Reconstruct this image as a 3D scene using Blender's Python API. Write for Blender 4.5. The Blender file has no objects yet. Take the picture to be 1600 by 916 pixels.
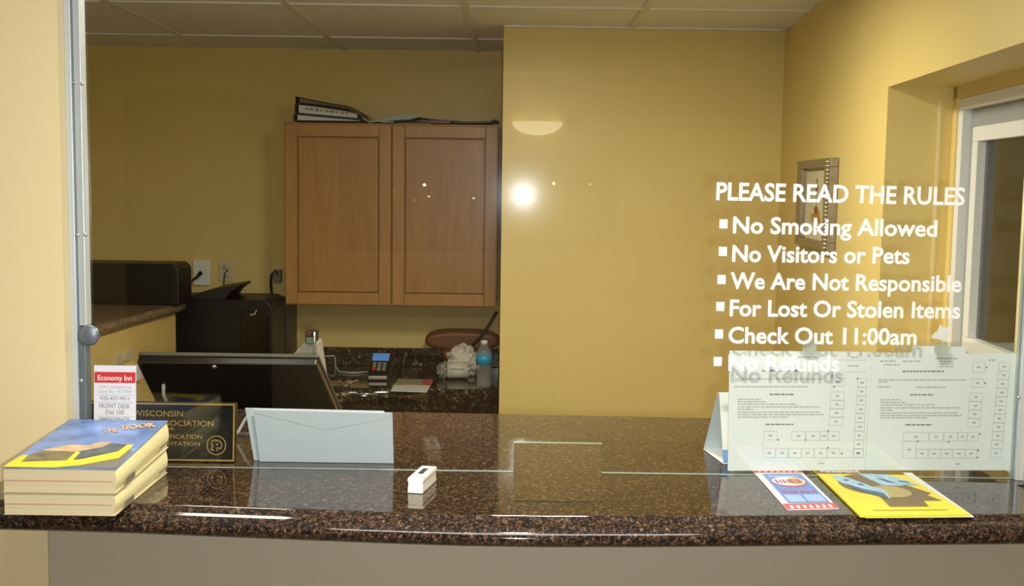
import bpy, bmesh, math, random
from mathutils import Vector, Matrix
random.seed(7)
S = bpy.context.scene
COL = S.collection

# ------------------------------------------------------------------ camera, world, lights, exposure
F = 1750.0                                     # focal length in pixels of the 1600 wide frame
PITCH = math.atan(166 / F); ROLL = math.radians(.8)
EYE = Vector((0, 0, 1.556))
FW = Vector((0, math.cos(PITCH), -math.sin(PITCH)))
U0 = Vector((0, math.sin(PITCH), math.cos(PITCH))); R0 = Vector((1, 0, 0))
UP = U0 * math.cos(ROLL) - R0 * math.sin(ROLL)
RT = R0 * math.cos(ROLL) + U0 * math.sin(ROLL)
cam = bpy.data.cameras.new('camera'); cam.sensor_width = 36; cam.lens = 36 * F / 1600
cam.clip_start = .02
co = bpy.data.objects.new('camera', cam); COL.objects.link(co)
co.matrix_world = Matrix(((RT.x, UP.x, -FW.x, EYE.x), (RT.y, UP.y, -FW.y, EYE.y), (RT.z, UP.z, -FW.z, EYE.z), (0, 0, 0, 1)))
S.camera = co

W = bpy.data.worlds.new('night'); S.world = W; W.use_nodes = True
W.node_tree.nodes['Background'].inputs[0].default_value = (.10, .07, .045, 1)
W.node_tree.nodes['Background'].inputs[1].default_value = .12

VS = S.view_settings
VS.view_transform = 'Standard'; VS.look = 'None'; VS.gamma = 1; VS.use_curve_mapping = False
VS.exposure = .1

def area(name, loc, rot, size, energy, color, shape='DISK', size_y=None):
    l = bpy.data.lights.new(name, 'AREA'); l.shape = shape; l.size = size
    if size_y: l.size_y = size_y
    l.energy = energy; l.color = color
    o = bpy.data.objects.new(name, l); COL.objects.link(o); o.location = loc; o.rotation_euler = rot
    return o
# the flash of the camera itself, right beside the lens, tipped a little down like the lens
FLASH = area('camera_flash', (.033, -.005, 1.530), (math.radians(84), 0, 0), .026, 17, (.90, .96, 1))
# tube lamp of the office ceiling, over the clerk's side, and the lobby ceiling lamp over the counter
OFFICE = area('office_ceiling_light', (.10, 2.80, 2.118), (0, 0, 0), .28, 25, (1, .94, .78), 'RECTANGLE', .45)
OFFICE_FILL = area('office_ceiling_light', (-.75, 2.25, 2.118), (0, 0, 0), .28, 7, (1, .94, .78), 'RECTANGLE', .45)  # second office lamp, added to brighten the half wall at left
LOBBY = area('lobby_ceiling_light', (.03, .98, 2.114), (0, 0, 0), .075, 17, (1, .94, .82))
TUBE = area('lobby_tube_light', (.0, .70, 2.114), (0, 0, 0), 1.3, 9, (1, .95, .88), 'RECTANGLE', .22)

# ------------------------------------------------------------------ photo pixel -> world point
def ray(x, y): return RT * ((x - 800) / F) + UP * ((458 - y) / F) + FW
def PY(x, y, Y):
    d = ray(x, y); return EYE + d * ((Y - EYE.y) / d.y)
def PZ(x, y, z):
    d = ray(x, y); return EYE + d * ((z - EYE.z) / d.z)
def PP(x, y, p0, n):
    d = ray(x, y); return EYE + d * ((p0 - EYE).dot(n) / d.dot(n))

# ------------------------------------------------------------------ materials
def lin(c): return tuple((v / 255 / 12.92) if v / 255 <= .04045 else ((v / 255 + .055) / 1.055) ** 2.4 for v in c)
MATS = {}
def mat(name, rgb, rough=.5, metal=0., spec=.5, noise=0., nscale=8., bump=0., bscale=60., coat=0., emit=None, estr=0., alpha=1., sheen=0., stretch=None):
    if name in MATS: return MATS[name]
    m = bpy.data.materials.new(name); m.use_nodes = True
    nt = m.node_tree; b = nt.nodes['Principled BSDF']
    c = lin(rgb) + (1,)
    b.inputs['Base Color'].default_value = c
    b.inputs['Roughness'].default_value = rough; b.inputs['Metallic'].default_value = metal
    b.inputs['Specular IOR Level'].default_value = spec
    b.inputs['Coat Weight'].default_value = coat
    tc = nt.nodes.new('ShaderNodeTexCoord'); src = tc.outputs['Object']
    if stretch:
        mp = nt.nodes.new('ShaderNodeMapping'); mp.inputs['Scale'].default_value = stretch
        nt.links.new(src, mp.inputs[0]); src = mp.outputs[0]
    if noise:
        n = nt.nodes.new('ShaderNodeTexNoise'); n.inputs['Scale'].default_value = nscale; n.inputs['Detail'].default_value = 5
        r = nt.nodes.new('ShaderNodeMapRange'); r.inputs[3].default_value = 1 - noise; r.inputs[4].default_value = 1 + noise
        r.inputs[1].default_value = .3; r.inputs[2].default_value = .7
        mx = nt.nodes.new('ShaderNodeMix'); mx.data_type = 'RGBA'; mx.blend_type = 'MULTIPLY'; mx.inputs[0].default_value = 1
        mx.inputs[6].default_value = c
        nt.links.new(src, n.inputs[0]); nt.links.new(n.outputs[0], r.inputs[0]); nt.links.new(r.outputs[0], mx.inputs[7])
        nt.links.new(mx.outputs[2], b.inputs['Base Color'])
    if bump:
        n2 = nt.nodes.new('ShaderNodeTexNoise'); n2.inputs['Scale'].default_value = bscale; n2.inputs['Detail'].default_value = 4
        bp = nt.nodes.new('ShaderNodeBump'); bp.inputs['Strength'].default_value = bump; bp.inputs['Distance'].default_value = .004
        nt.links.new(src, n2.inputs[0]); nt.links.new(n2.outputs[0], bp.inputs['Height']); nt.links.new(bp.outputs[0], b.inputs['Normal'])
    if emit:
        b.inputs['Emission Color'].default_value = lin(emit) + (1,); b.inputs['Emission Strength'].default_value = estr
    MATS[name] = m; return m

def clear_mat(name, tint=(.96, .97, .96), ior=1.5, rough=0., haze=None, smudge=None):
    m = bpy.data.materials.new(name); m.use_nodes = True; nt = m.node_tree; nt.nodes.clear()
    out = nt.nodes.new('ShaderNodeOutputMaterial'); mx = nt.nodes.new('ShaderNodeMixShader')
    t = nt.nodes.new('ShaderNodeBsdfTransparent'); t.inputs[0].default_value = tint + (1,)
    g = nt.nodes.new('ShaderNodeBsdfGlossy'); g.inputs['Roughness'].default_value = rough
    # Schlick reflectance, the same from both sides of the thin sheet
    lw = nt.nodes.new('ShaderNodeLayerWeight'); lw.inputs[0].default_value = .5
    pw = nt.nodes.new('ShaderNodeMath'); pw.operation = 'POWER'; pw.inputs[1].default_value = 5
    f = nt.nodes.new('ShaderNodeMath'); f.operation = 'MULTIPLY_ADD'; r0 = ((ior - 1) / (ior + 1)) ** 2
    f.inputs[1].default_value = 1 - r0; f.inputs[2].default_value = r0
    nt.links.new(lw.outputs['Facing'], pw.inputs[0]); nt.links.new(pw.outputs[0], f.inputs[0])
    nt.links.new(f.outputs[0], mx.inputs[0]); gout = g.outputs[0]
    if smudge:
        g2 = nt.nodes.new('ShaderNodeBsdfGlossy'); g2.inputs['Roughness'].default_value = smudge[1]
        gm = nt.nodes.new('ShaderNodeMixShader'); gm.inputs[0].default_value = smudge[0]
        nt.links.new(g.outputs[0], gm.inputs[1]); nt.links.new(g2.outputs[0], gm.inputs[2]); gout = gm.outputs[0]
    if haze:
        h = nt.nodes.new('ShaderNodeMixShader'); d = nt.nodes.new('ShaderNodeBsdfDiffuse'); d.inputs[0].default_value = haze[1] + (1,)
        h.inputs[0].default_value = haze[0]
        nt.links.new(t.outputs[0], h.inputs[1]); nt.links.new(d.outputs[0], h.inputs[2]); nt.links.new(h.outputs[0], mx.inputs[1])
    else: nt.links.new(t.outputs[0], mx.inputs[1])
    nt.links.new(gout, mx.inputs[2]); nt.links.new(mx.outputs[0], out.inputs[0])
    MATS[name] = m; return m

def granite(name, cols, scale=190, rough=.07):
    m = bpy.data.materials.new(name); m.use_nodes = True; nt = m.node_tree; b = nt.nodes['Principled BSDF']
    tc = nt.nodes.new('ShaderNodeTexCoord')
    v = nt.nodes.new('ShaderNodeTexVoronoi'); v.inputs['Scale'].default_value = scale
    n = nt.nodes.new('ShaderNodeTexNoise'); n.inputs['Scale'].default_value = scale * .28; n.inputs['Detail'].default_value = 6; n.inputs['Roughness'].default_value = .7
    nd = nt.nodes.new('ShaderNodeTexNoise'); nd.inputs['Scale'].default_value = scale * .6
    mixv = nt.nodes.new('ShaderNodeMix'); mixv.data_type = 'VECTOR'; mixv.inputs[0].default_value = .006
    nt.links.new(tc.outputs['Object'], nd.inputs[0]); nt.links.new(tc.outputs['Object'], mixv.inputs[4]); nt.links.new(nd.outputs['Color'], mixv.inputs[5])
    nt.links.new(mixv.outputs[1], v.inputs['Vector']); nt.links.new(tc.outputs['Object'], n.inputs[0])
    sp = nt.nodes.new('ShaderNodeSeparateColor'); nt.links.new(v.outputs['Color'], sp.inputs[0])
    mm = nt.nodes.new('ShaderNodeMath'); mm.operation = 'MULTIPLY_ADD'; mm.inputs[1].default_value = .5
    m2 = nt.nodes.new('ShaderNodeMath'); m2.operation = 'MULTIPLY_ADD'; m2.inputs[1].default_value = 1.3; m2.inputs[2].default_value = -.40
    nt.links.new(n.outputs[0], m2.inputs[0]); nt.links.new(sp.outputs[0], mm.inputs[0]); nt.links.new(m2.outputs[0], mm.inputs[2])
    r = nt.nodes.new('ShaderNodeValToRGB'); nt.links.new(mm.outputs[0], r.inputs[0])
    el = r.color_ramp.elements
    while len(el) < len(cols): el.new(.5)
    for e, (p, c) in zip(el, cols): e.position = p; e.color = lin(c) + (1,)
    nt.links.new(r.outputs[0], b.inputs['Base Color'])
    b.inputs['Roughness'].default_value = rough; b.inputs['Specular IOR Level'].default_value = .8
    MATS[name] = m; return m

GRAN = granite('brown_granite', [(0, (10, 10, 11)), (.38, (20, 18, 18)), (.52, (46, 36, 30)), (.64, (84, 57, 38)), (.77, (98, 76, 56)), (.93, (146, 130, 110))], 430, .06)
GRANB = granite('back_granite', [(0, (12, 11, 12)), (.40, (24, 21, 21)), (.56, (44, 34, 30)), (.70, (74, 52, 40)), (.80, (110, 96, 84)), (.93, (176, 166, 152))], 110, .07)
GRANL = granite('lit_ledge_granite', [(0, (70, 60, 48)), (.34, (104, 88, 66)), (.50, (132, 112, 82)), (.66, (150, 128, 96)), (.80, (166, 146, 116)), (.96, (188, 172, 146))], 170, .28)  # ledge granite: the light on its top put in as a lighter tan
YEL = mat('yellow_paint', (226, 201, 126), .45, noise=.03, nscale=2, bump=.06, bscale=220)
CREAM = mat('pale_yellow_paint', (234, 214, 164), .5, noise=.02, nscale=2, bump=.08, bscale=160)
TAUPE = mat('beige_wall_paint', (186, 172, 148), .55, noise=.02, nscale=3, bump=.05, bscale=160)
CEIL = mat('ceiling_tile', (240, 242, 250), .9, noise=.10, nscale=120, bump=.25, bscale=150)
TEE = mat('ceiling_tee', (232, 230, 222), .5)
FLOOR = mat('floor_tile', (120, 100, 80), .4, noise=.1, nscale=12)
DARKDOOR = mat('dark_door', (40, 30, 22), .4)
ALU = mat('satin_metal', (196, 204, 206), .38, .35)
ALUD = mat('dark_satin_metal', (120, 130, 138), .42, .5)  # darker blue-grey metal: lower channel, gap strip, latch knob
SCREWM = mat('screw_metal', (220, 222, 222), .25, .9)
MAPLE = mat('maple_wood', (180, 132, 72), .35, noise=.10, nscale=5, stretch=(9, 9, .8), bump=.03)
MAPLED = mat('maple_panel', (174, 126, 68), .35, noise=.12, nscale=5, stretch=(9, 9, .7), bump=.03)
WHITE = mat('white_plastic', (236, 236, 230), .35)
VINYL = mat('white_vinyl', (246, 246, 242), .5)
PAPER = mat('white_paper', (228, 232, 228), .75)
PAPER2 = mat('cool_paper', (206, 216, 222), .75)
INK = mat('grey_ink', (178, 182, 178), .8)
INKD = mat('dark_ink', (128, 132, 132), .8)
BLACK = mat('black_plastic', (15, 14, 14), .42, noise=.1)
BLACKG = mat('black_gloss', (16, 15, 14), .18)
BROWNP = mat('dark_brown_laminate', (72, 56, 36), .5)
GREYP = mat('grey_plastic', (150, 148, 138), .35)
BEIGE = mat('beige_plastic', (206, 198, 168), .4)
GOLD = mat('gold_print', (190, 156, 82), .35, .5)
PLAQ = mat('plaque_black', (20, 22, 24), .2)
RED = mat('red_print', (206, 42, 42), .6)
PAGES = mat('page_edges_shaded', (204, 188, 150), .8, noise=.10, nscale=4, stretch=(1, 1, 220))  # front page edges, shade put in as a darker grey-tan
PAGESY = mat('page_edges_yellow', (232, 220, 160), .8, noise=.08, nscale=4, stretch=(1, 1, 220))
PINKL = mat('pink_print', (190, 140, 120), .8)
SKY = mat('cover_blue', (112, 142, 200), .3, noise=.35, nscale=22)
COVY = mat('cover_yellow', (246, 216, 30), .35)
COVG = mat('cover_photo', (120, 110, 84), .4, noise=.5, nscale=40)
COVD = mat('cover_dark', (84, 100, 104), .4, noise=.4, nscale=50)
COVS = mat('cover_sand', (206, 172, 130), .4, noise=.3, nscale=40)
COVO = mat('cover_orange', (232, 160, 62), .4)
COVT = mat('cover_title', (250, 226, 190), .4)
GREYS = mat('grey_print', (118, 110, 98), .6)
FLY = mat('flyer_yellow', (246, 226, 36), .35)
FLYB = mat('flyer_brown', (128, 104, 62), .4)
FLYT = mat('flyer_tan', (190, 170, 104), .4)
FLYC = mat('flyer_ice_blue', (168, 206, 226), .4, noise=.25, nscale=70)
FLYN = mat('flyer_navy', (74, 104, 140), .4, noise=.3, nscale=80)
LBLUE = mat('leaflet_blue', (110, 150, 220), .4, noise=.15, nscale=60)
LBLUE2 = mat('leaflet_pale_blue', (168, 200, 244), .4)
LRED = mat('leaflet_red', (226, 84, 84), .4)
LWHITE = mat('leaflet_white', (246, 242, 236), .4)
IVORY = mat('ivory_plastic', (250, 246, 226), .3)
GLASS = clear_mat('window_glass', (.96, .97, .96), 1.5, smudge=(.035, .12))
ACRY = clear_mat('acrylic', (.93, .95, .92), 1.45, .02, (.10, (.75, .78, .72)))
PET = clear_mat('clear_bottle', (.92, .94, .94), 1.5, .06, (.16, (.8, .82, .8)))
CUP = clear_mat('suction_rubber', (.85, .88, .82), 1.45, .1, (.45, (.75, .78, .70)))
EDGE = mat('glass_edge', (150, 166, 156), .2, spec=.8)
LEATHER = mat('brown_leather', (112, 62, 34), .45, noise=.2, nscale=20, bump=.3, bscale=90)
STRAP = mat('dark_strap', (40, 32, 28), .6)
BAGM = mat('white_bag', (220, 216, 200), .4, bump=.4, bscale=50)
SCREEN = mat('blue_screen', (90, 140, 210), .2, emit=(96, 150, 220), estr=.35)
LABELB = mat('bottle_label_blue', (40, 160, 205), .35)
PINK = mat('pink_paper', (216, 92, 110), .6)
BLUEP = mat('blue_paper', (96, 112, 160), .6)
OLIVEP = mat('cream_card', (166, 160, 122), .7)
SILVERF = mat('silver_frame', (150, 138, 116), .3, .6, bump=.4, bscale=300)
SILVERL = mat('silver_beads', (206, 198, 176), .25, .7)
PICM = mat('picture_mat', (216, 208, 172), .6, noise=.05)
FLOWER = mat('picture_flower', (190, 140, 50), .7, noise=.3, nscale=60)
FLOWR = mat('picture_red', (150, 90, 60), .7)
LEAF = mat('picture_leaf', (120, 118, 70), .7)
UPVC = mat('white_vinyl_frame', (226, 226, 224), .35)
UPVCG = mat('grey_vinyl_track', (150, 152, 152), .4)
SHADE = mat('lamp_bowl', (255, 240, 205), .5, emit=(255, 236, 190), estr=5)
DIFF = mat('lamp_diffuser', (245, 245, 235), .5)
CORDM = mat('white_cable', (190, 190, 184), .5)

# ------------------------------------------------------------------ building helpers
ORG = {}
def tag(o, label=None, cat=None, group=None, kind=None):
    if label: o['label'] = label
    if cat: o['category'] = cat
    if group: o['group'] = group
    if kind: o['kind'] = kind
    return o
GROUPS = {'envelope': 'white envelopes behind the glass', 'paper_notice': 'floor plan notices behind the glass', 'ring_binder': 'ring binders on the cabinet', 'suction_cup': 'suction cups on the glass', 'phone_book': 'phone books on the counter end', 'loose_paper': 'loose papers on the cabinet top'}
def thing(name, label, cat, loc, group=None):
    o = bpy.data.objects.new(name, None); COL.objects.link(o); o.location = loc; o.empty_display_size = .05
    ORG[o] = Vector(loc); return tag(o, label, cat, group or GROUPS.get(name))
def struct_root(name, loc):
    o = bpy.data.objects.new(name, None); COL.objects.link(o); o.location = loc; ORG[o] = Vector(loc); o['kind'] = 'structure'
    return o

_tc = {}
def text2d(s, bold=0.):
    k = (s, bold)
    if k in _tc: return _tc[k]
    cu = bpy.data.curves.new('t', 'FONT'); cu.body = s; cu.offset = bold; cu.resolution_u = 3
    ob = bpy.data.objects.new('t', cu); COL.objects.link(ob)
    dg = bpy.context.evaluated_depsgraph_get(); me = bpy.data.meshes.new_from_object(ob.evaluated_get(dg))
    r = ([(v.co.x, v.co.y) for v in me.vertices], [tuple(p.vertices) for p in me.polygons])
    bpy.data.objects.remove(ob); bpy.data.meshes.remove(me); bpy.data.curves.remove(cu)
    _tc[k] = r; return r

class Fr:                                       # a flat frame: origin, two unit axes, normal
    def __init__(s, O, U, V):
        s.O = Vector(O); s.U = Vector(U).normalized(); V = Vector(V); V = V - s.U * V.dot(s.U); s.V = V.normalized(); s.N = s.U.cross(s.V)
    def p(s, u, v, w=0.): return s.O + s.U * u + s.V * v + s.N * w
    def px(s, x, y):
        q = PP(x, y, s.O, s.N) - s.O; return q.dot(s.U), q.dot(s.V)

class MB:
    warp = None
    def __init__(s): s.b = bmesh.new(); s.mats = []
    def mi(s, m):
        if m not in s.mats: s.mats.append(m)
        return s.mats.index(m)
    def face(s, pts, m):
        try:
            f = s.b.faces.new([s.b.verts.new(p) for p in pts]); f.material_index = s.mi(m); return f
        except ValueError: return None
    def hexa(s, lo, hi, m):                     # two loops of equal length -> closed solid
        i = s.mi(m); A = [s.b.verts.new(p) for p in lo]; B = [s.b.verts.new(p) for p in hi]; n = len(A)
        fs = [s.b.faces.new(A[::-1]), s.b.faces.new(B)]
        for k in range(n): fs.append(s.b.faces.new((A[k], A[(k + 1) % n], B[(k + 1) % n], B[k])))
        for f in fs: f.material_index = i
        return fs
    def box(s, a, b, m):
        x0, y0, z0 = a; x1, y1, z1 = b
        return s.hexa([(x0, y0, z0), (x1, y0, z0), (x1, y1, z0), (x0, y1, z0)], [(x0, y0, z1), (x1, y0, z1), (x1, y1, z1), (x0, y1, z1)], m)
    def slab(s, fr, pts, w0, w1, m): return s.hexa([fr.p(u, v, w0) for u, v in pts], [fr.p(u, v, w1) for u, v in pts], m)
    def rect(s, fr, u0, v0, u1, v1, w, m): return s.face([fr.p(u0, v0, w), fr.p(u1, v0, w), fr.p(u1, v1, w), fr.p(u0, v1, w)], m)
    def poly(s, fr, pts, w, m): return s.face([fr.p(u, v, w) for u, v in pts], m)
    def line(s, fr, a, b, t, w, m):
        a = Vector(a); b = Vector(b); d = (b - a)
        if d.length < 1e-7: return
        n = Vector((-d.y, d.x)).normalized() * t / 2
        s.poly(fr, [a - n, b - n, b + n, a + n], w, m)
    def frame(s, fr, u0, v0, u1, v1, t, w, m):
        s.rect(fr, u0, v0, u1, v0 + t, w, m); s.rect(fr, u0, v1 - t, u1, v1, w, m)
        s.rect(fr, u0, v0 + t, u0 + t, v1 - t, w, m); s.rect(fr, u1 - t, v0 + t, u1, v1 - t, w, m)
    def text(s, fr, txt, u, v, cap, w, m, width=None, bold=0., align='L', ang=0., th=0.):
        vs, fs = text2d(txt, bold); H = text2d('H', bold)[0]
        if not vs: return
        hh = max(y for x, y in H); x0 = min(x for x, y in vs); x1 = max(x for x, y in vs)
        sy = cap / hh; sx = sy if width is None else width / (x1 - x0)
        tw = (x1 - x0) * sx; off = {'L': 0, 'C': -tw / 2, 'R': -tw}[align]
        ca, sa = math.cos(ang), math.sin(ang); i = s.mi(m)
        pp = []
        for x, y in vs:
            a = (x - x0) * sx + off; b = y * sy; pp.append((u + a * ca - b * sa, v + a * sa + b * ca))
        V = [s.b.verts.new(fr.p(a, b, w)) for a, b in pp]
        for f in fs:
            try: q = s.b.faces.new([V[k] for k in f]); q.material_index = i
            except ValueError: pass
    def tube(s, pts, r, m, n=8, taper=None):
        pts = [Vector(p) for p in pts]; i = s.mi(m); rings = []
        for k, p in enumerate(pts):
            d = (pts[min(k + 1, len(pts) - 1)] - pts[max(k - 1, 0)]).normalized()
            a = d.orthogonal().normalized() if not rings else None
            if a is None:
                a = (la - d * la.dot(d)).normalized()
            la = a; c = d.cross(a); rr = r if taper is None else r * taper[k]
            rings.append([s.b.verts.new(p + a * rr * math.cos(2 * math.pi * j / n) + c * rr * math.sin(2 * math.pi * j / n)) for j in range(n)])
        for A, B in zip(rings, rings[1:]):
            for j in range(n):
                f = s.b.faces.new((A[j], A[(j + 1) % n], B[(j + 1) % n], B[j])); f.material_index = i; f.smooth = True
        for R in (rings[0][::-1], rings[-1]): s.b.faces.new(R).material_index = i
    def lathe(s, c, prof, m, n=28, axis=Vector((0, 0, 1))):
        c = Vector(c); i = s.mi(m); ax = Vector(axis).normalized(); a = ax.orthogonal().normalized(); b = ax.cross(a); rings = []
        for r, z in prof: rings.append([s.b.verts.new(c + ax * z + (a * math.cos(2 * math.pi * j / n) + b * math.sin(2 * math.pi * j / n)) * max(r, 1e-5)) for j in range(n)])
        for A, B in zip(rings, rings[1:]):
            for j in range(n):
                f = s.b.faces.new((A[j], A[(j + 1) % n], B[(j + 1) % n], B[j])); f.material_index = i; f.smooth = True
        for R in (rings[0][::-1], rings[-1]): s.b.faces.new(R).material_index = i
    def blob(s, c, rad, m, rough=.0, seed=1, sub=3, power=2.):
        r = bmesh.ops.create_icosphere(s.b, subdivisions=sub, radius=1); rnd = random.Random(seed); i = s.mi(m)
        dirs = [(Vector((rnd.gauss(0, 1), rnd.gauss(0, 1), rnd.gauss(0, 1))).normalized(), rnd.uniform(-1, 1)) for _ in range(26)]
        for v in r['verts']:
            d = v.co.normalized(); k = 1
            for q, a in dirs: k += rough * a * max(0, d.dot(q)) ** 8
            e = Vector([math.copysign(abs(x) ** (2 / power), x) for x in d]) if power != 2 else d
            v.co = Vector(c) + Vector((e.x * rad[0], e.y * rad[1], e.z * rad[2])) * k
            for f in v.link_faces: f.material_index = i; f.smooth = rough == 0
    def build(s, name, parent=None, bevel=0., seg=2, origin=None):
        me = bpy.data.meshes.new(name)
        bmesh.ops.recalc_face_normals(s.b, faces=s.b.faces[:])
        if parent is not None: o0 = ORG[parent]
        elif origin is not None: o0 = Vector(origin)
        else:
            vs = [v.co for v in s.b.verts]
            o0 = Vector(((min(v.x for v in vs) + max(v.x for v in vs)) / 2, (min(v.y for v in vs) + max(v.y for v in vs)) / 2, min(v.z for v in vs)))
        for v in s.b.verts:
            if MB.warp: v.co = MB.warp(v.co)
            v.co -= o0
        s.b.to_mesh(me); s.b.free()
        for m in s.mats: me.materials.append(m)
        o = bpy.data.objects.new(name, me); COL.objects.link(o)
        if parent is None: o.location = o0
        else: o.parent = parent
        ORG[o] = o0
        if bevel:
            md = o.modifiers.new('bevel', 'BEVEL'); md.width = bevel; md.segments = seg; md.limit_method = 'ANGLE'; md.angle_limit = math.radians(40)
        return o
def st(o): o['kind'] = 'structure'; return o
def box(name, a, b, m, parent=None, bevel=0.):
    q = MB(); q.box(a, b, m); return q.build(name, parent, bevel)

# ------------------------------------------------------------------ the rooms
CZ = 2.167; GY = 1.88                            # ceiling height, plane of the service glass
PYY = 4.34; BY = 5.16                            # yellow partition, back wall
TOP = 1.07                                       # counter top
LX = -.741; RX = .863                            # jambs of the service window
st(box('floor', (-3, -2.8, -.1), (3, 5.4, 0), FLOOR))
st(box('ceiling', (-3, -2.8, CZ), (3, 5.4, CZ + .1), CEIL))
st(box('wall_back', (-2.6, BY, 0), (-.02, BY + .12, CZ), YEL))
st(box('wall_partition', (-.045, PYY, 0), (1.30, BY + .12, CZ), YEL))
st(box('wall_office_left', (-2.6, 1.95, 0), (-2.45, BY, CZ), YEL))
# right office wall, a little out of square, with the deep window recess
A = Vector((1.027, PYY, 0)); D = Vector((-.063, -1, 0)).normalized(); Nn = Vector((-D.y, D.x, 0)) * -1
Nn = Vector((1, -.063, 0)).normalized()           # outwards
def rw(t, n, z): return A + D * t + Nn * n + Vector((0, 0, z))
def rwx(x, y):                                    # pixel on the wall face -> (t, z)
    q = PP(x, y, A, Nn); return (q - A).dot(D), q.z
t1, zt = rwx(1388, 136); t2 = 2.412; zs = 1.10; TH = .21
q = MB()
def rbox(mb, ta, tb, na, nb, za, zb, m): mb.hexa([rw(ta, na, za), rw(tb, na, za), rw(tb, nb, za), rw(ta, nb, za)], [rw(ta, na, zb), rw(tb, na, zb), rw(tb, nb, zb), rw(ta, nb, zb)], m)
rbox(q, -.02, t1, 0, TH, 0, CZ, YEL); rbox(q, t1, t2, 0, TH, 0, zs, YEL); rbox(q, t1, t2, 0, TH, zt, CZ, YEL); rbox(q, t2, 2.416, 0, TH, 0, CZ, YEL)
st(q.build('wall_office_right'))
# front wall with the service opening: pillars, header, knee wall
PF = 1.842; PB = 1.93
st(box('wall_front_left', (-2.6, PF, 0), (LX, PB, CZ), CREAM))
st(box('wall_front_right', (RX + .012, PF, 0), (2.6, PB, CZ), CREAM))
st(box('wall_front_header', (LX, PF, 2.03), (RX + .012, PB, CZ), CREAM))
st(box('wall_knee', (-.757, 1.795, 0), (1.6, PF, 1.03), TAUPE))
st(box('wall_lobby_left', (-2.72, -2.6, 0), (-2.6, PF, CZ), CREAM))
st(box('wall_lobby_right', (2.6, -2.6, 0), (2.72, PF, CZ), CREAM))
q = MB()
q.box((-2.72, -2.6, 0), (2.72, -2.5, 1.15), CREAM); q.box((-2.72, -2.6, 1.74), (2.72, -2.5, CZ), CREAM)
q.box((-2.72, -2.6, 1.15), (-1.0, -2.5, 1.74), CREAM); q.box((.62, -2.6, 1.15), (2.72, -2.5, 1.74), CREAM)
st(q.build('wall_lobby_back'))
wl = struct_root('window_3', (-.19, -2.55, 1.15))
q = MB()
for a_, b_ in (((-1.0, -2.58, 1.15), (.62, -2.52, 1.18)), ((-1.0, -2.58, 1.71), (.62, -2.52, 1.74)), ((-1.0, -2.58, 1.18), (-.97, -2.52, 1.71)), ((.59, -2.58, 1.18), (.62, -2.52, 1.71))): q.box(a_, b_, UPVC)
q.build('window_frame', wl); box('window_pane', (-.97, -2.553, 1.18), (.59, -2.547, 1.71), GLASS, wl)
st(box('ground', (-8, -16, -.12), (8, -2.8, -.02), mat('asphalt', (50, 48, 46), .9, noise=.2, nscale=6)))
d = struct_root('door_1', (-1.75, -2.49, 0))
box('door_leaf', (-2.15, -2.499, 0), (-1.35, -2.46, 2.05), DARKDOOR, d)
h = MB(); h.tube([(-1.43, -2.44, 1.0), (-1.43, -2.41, 1.0), (-1.53, -2.41, 1.0)], .011, SCREWM); h.build('door_handle', d)
# ceiling grid
q = MB()
for Y in (3.30, 3.885, 4.73): q.box((-2.44, Y - .012, CZ - .006), (1.02 if Y < PYY else -.046, Y + .012, CZ), TEE)
for X in (-2.0, -1.39, -.78, -.17, .44, 1.02):
    q.box((X - .012, 1.95, CZ - .0062), (X + .012, BY if X < -.1 else PYY, CZ - .0002), TEE)
q.box((-.045, PYY - .02, CZ - .008), (1.02, PYY, CZ - .0002), TEE)
st(q.build('trim_1'))

# office half wall at left with its granite ledge
q = MB()
e0 = (-1.55, 2.7); e1 = (-1.395, 4.55)
q.hexa([(-1.60, 2.4, 0), (-1.455, 2.4, 0), (-1.36, 4.5, 0), (-1.62, 4.5, 0)], [(-1.60, 2.4, 1.029), (-1.455, 2.4, 1.029), (-1.36, 4.5, 1.029), (-1.62, 4.5, 1.029)], YEL)
st(q.build('wall_half'))
def rounded_slab(mb, pts, z0, z1, m, r=.018, seg=5):
    # horizontal slab with bullnosed rim: rings of the outline shrunk towards its centre
    c = Vector((sum(p[0] for p in pts) / len(pts), sum(p[1] for p in pts) / len(pts)))
    def ins(d):
        out = []
        n = len(pts)
        for k in range(n):
            a = Vector(pts[k - 1]); b = Vector(pts[k]); e = Vector(pts[(k + 1) % n])
            n1 = Vector((-(b - a).y, (b - a).x)).normalized(); n2 = Vector((-(e - b).y, (e - b).x)).normalized()
            nn = (n1 + n2); nn = nn / max(.3, nn.length_squared / 2) if nn.length > 0 else n1
            out.append(b + nn * d)
        return out
    i = mb.mi(m); rings = []; zc = (z0 + z1) / 2; hz = (z1 - z0) / 2
    for k in range(2 * seg + 1):
        a = -math.pi / 2 + math.pi * k / (2 * seg)
        P = ins(r * (1 - math.cos(a)))
        rings.append([mb.b.verts.new((p.x, p.y, zc + hz * math.sin(a))) for p in P])
    n = len(pts)
    for A_, B_ in zip(rings, rings[1:]):
        for j in range(n):
            f = mb.b.faces.new((A_[j], A_[(j + 1) % n], B_[(j + 1) % n], B_[j])); f.material_index = i; f.smooth = True
    mb.b.faces.new(rings[0][::-1]).material_index = i; mb.b.faces.new(rings[-1]).material_index = i
q = MB()
rounded_slab(q, [(-1.70, 2.45), (-1.46, 2.45), (-1.392, 3.68), (-1.335, 4.45), (-1.335, 4.56), (-1.36, 4.61), (-1.42, 4.63), (-1.75, 4.63)], 1.03, 1.07, GRANL)
tag(q.build('granite_ledge'), 'speckled granite ledge with its lit look coloured tan topping the yellow half wall at left inside the office', 'ledge')

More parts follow.
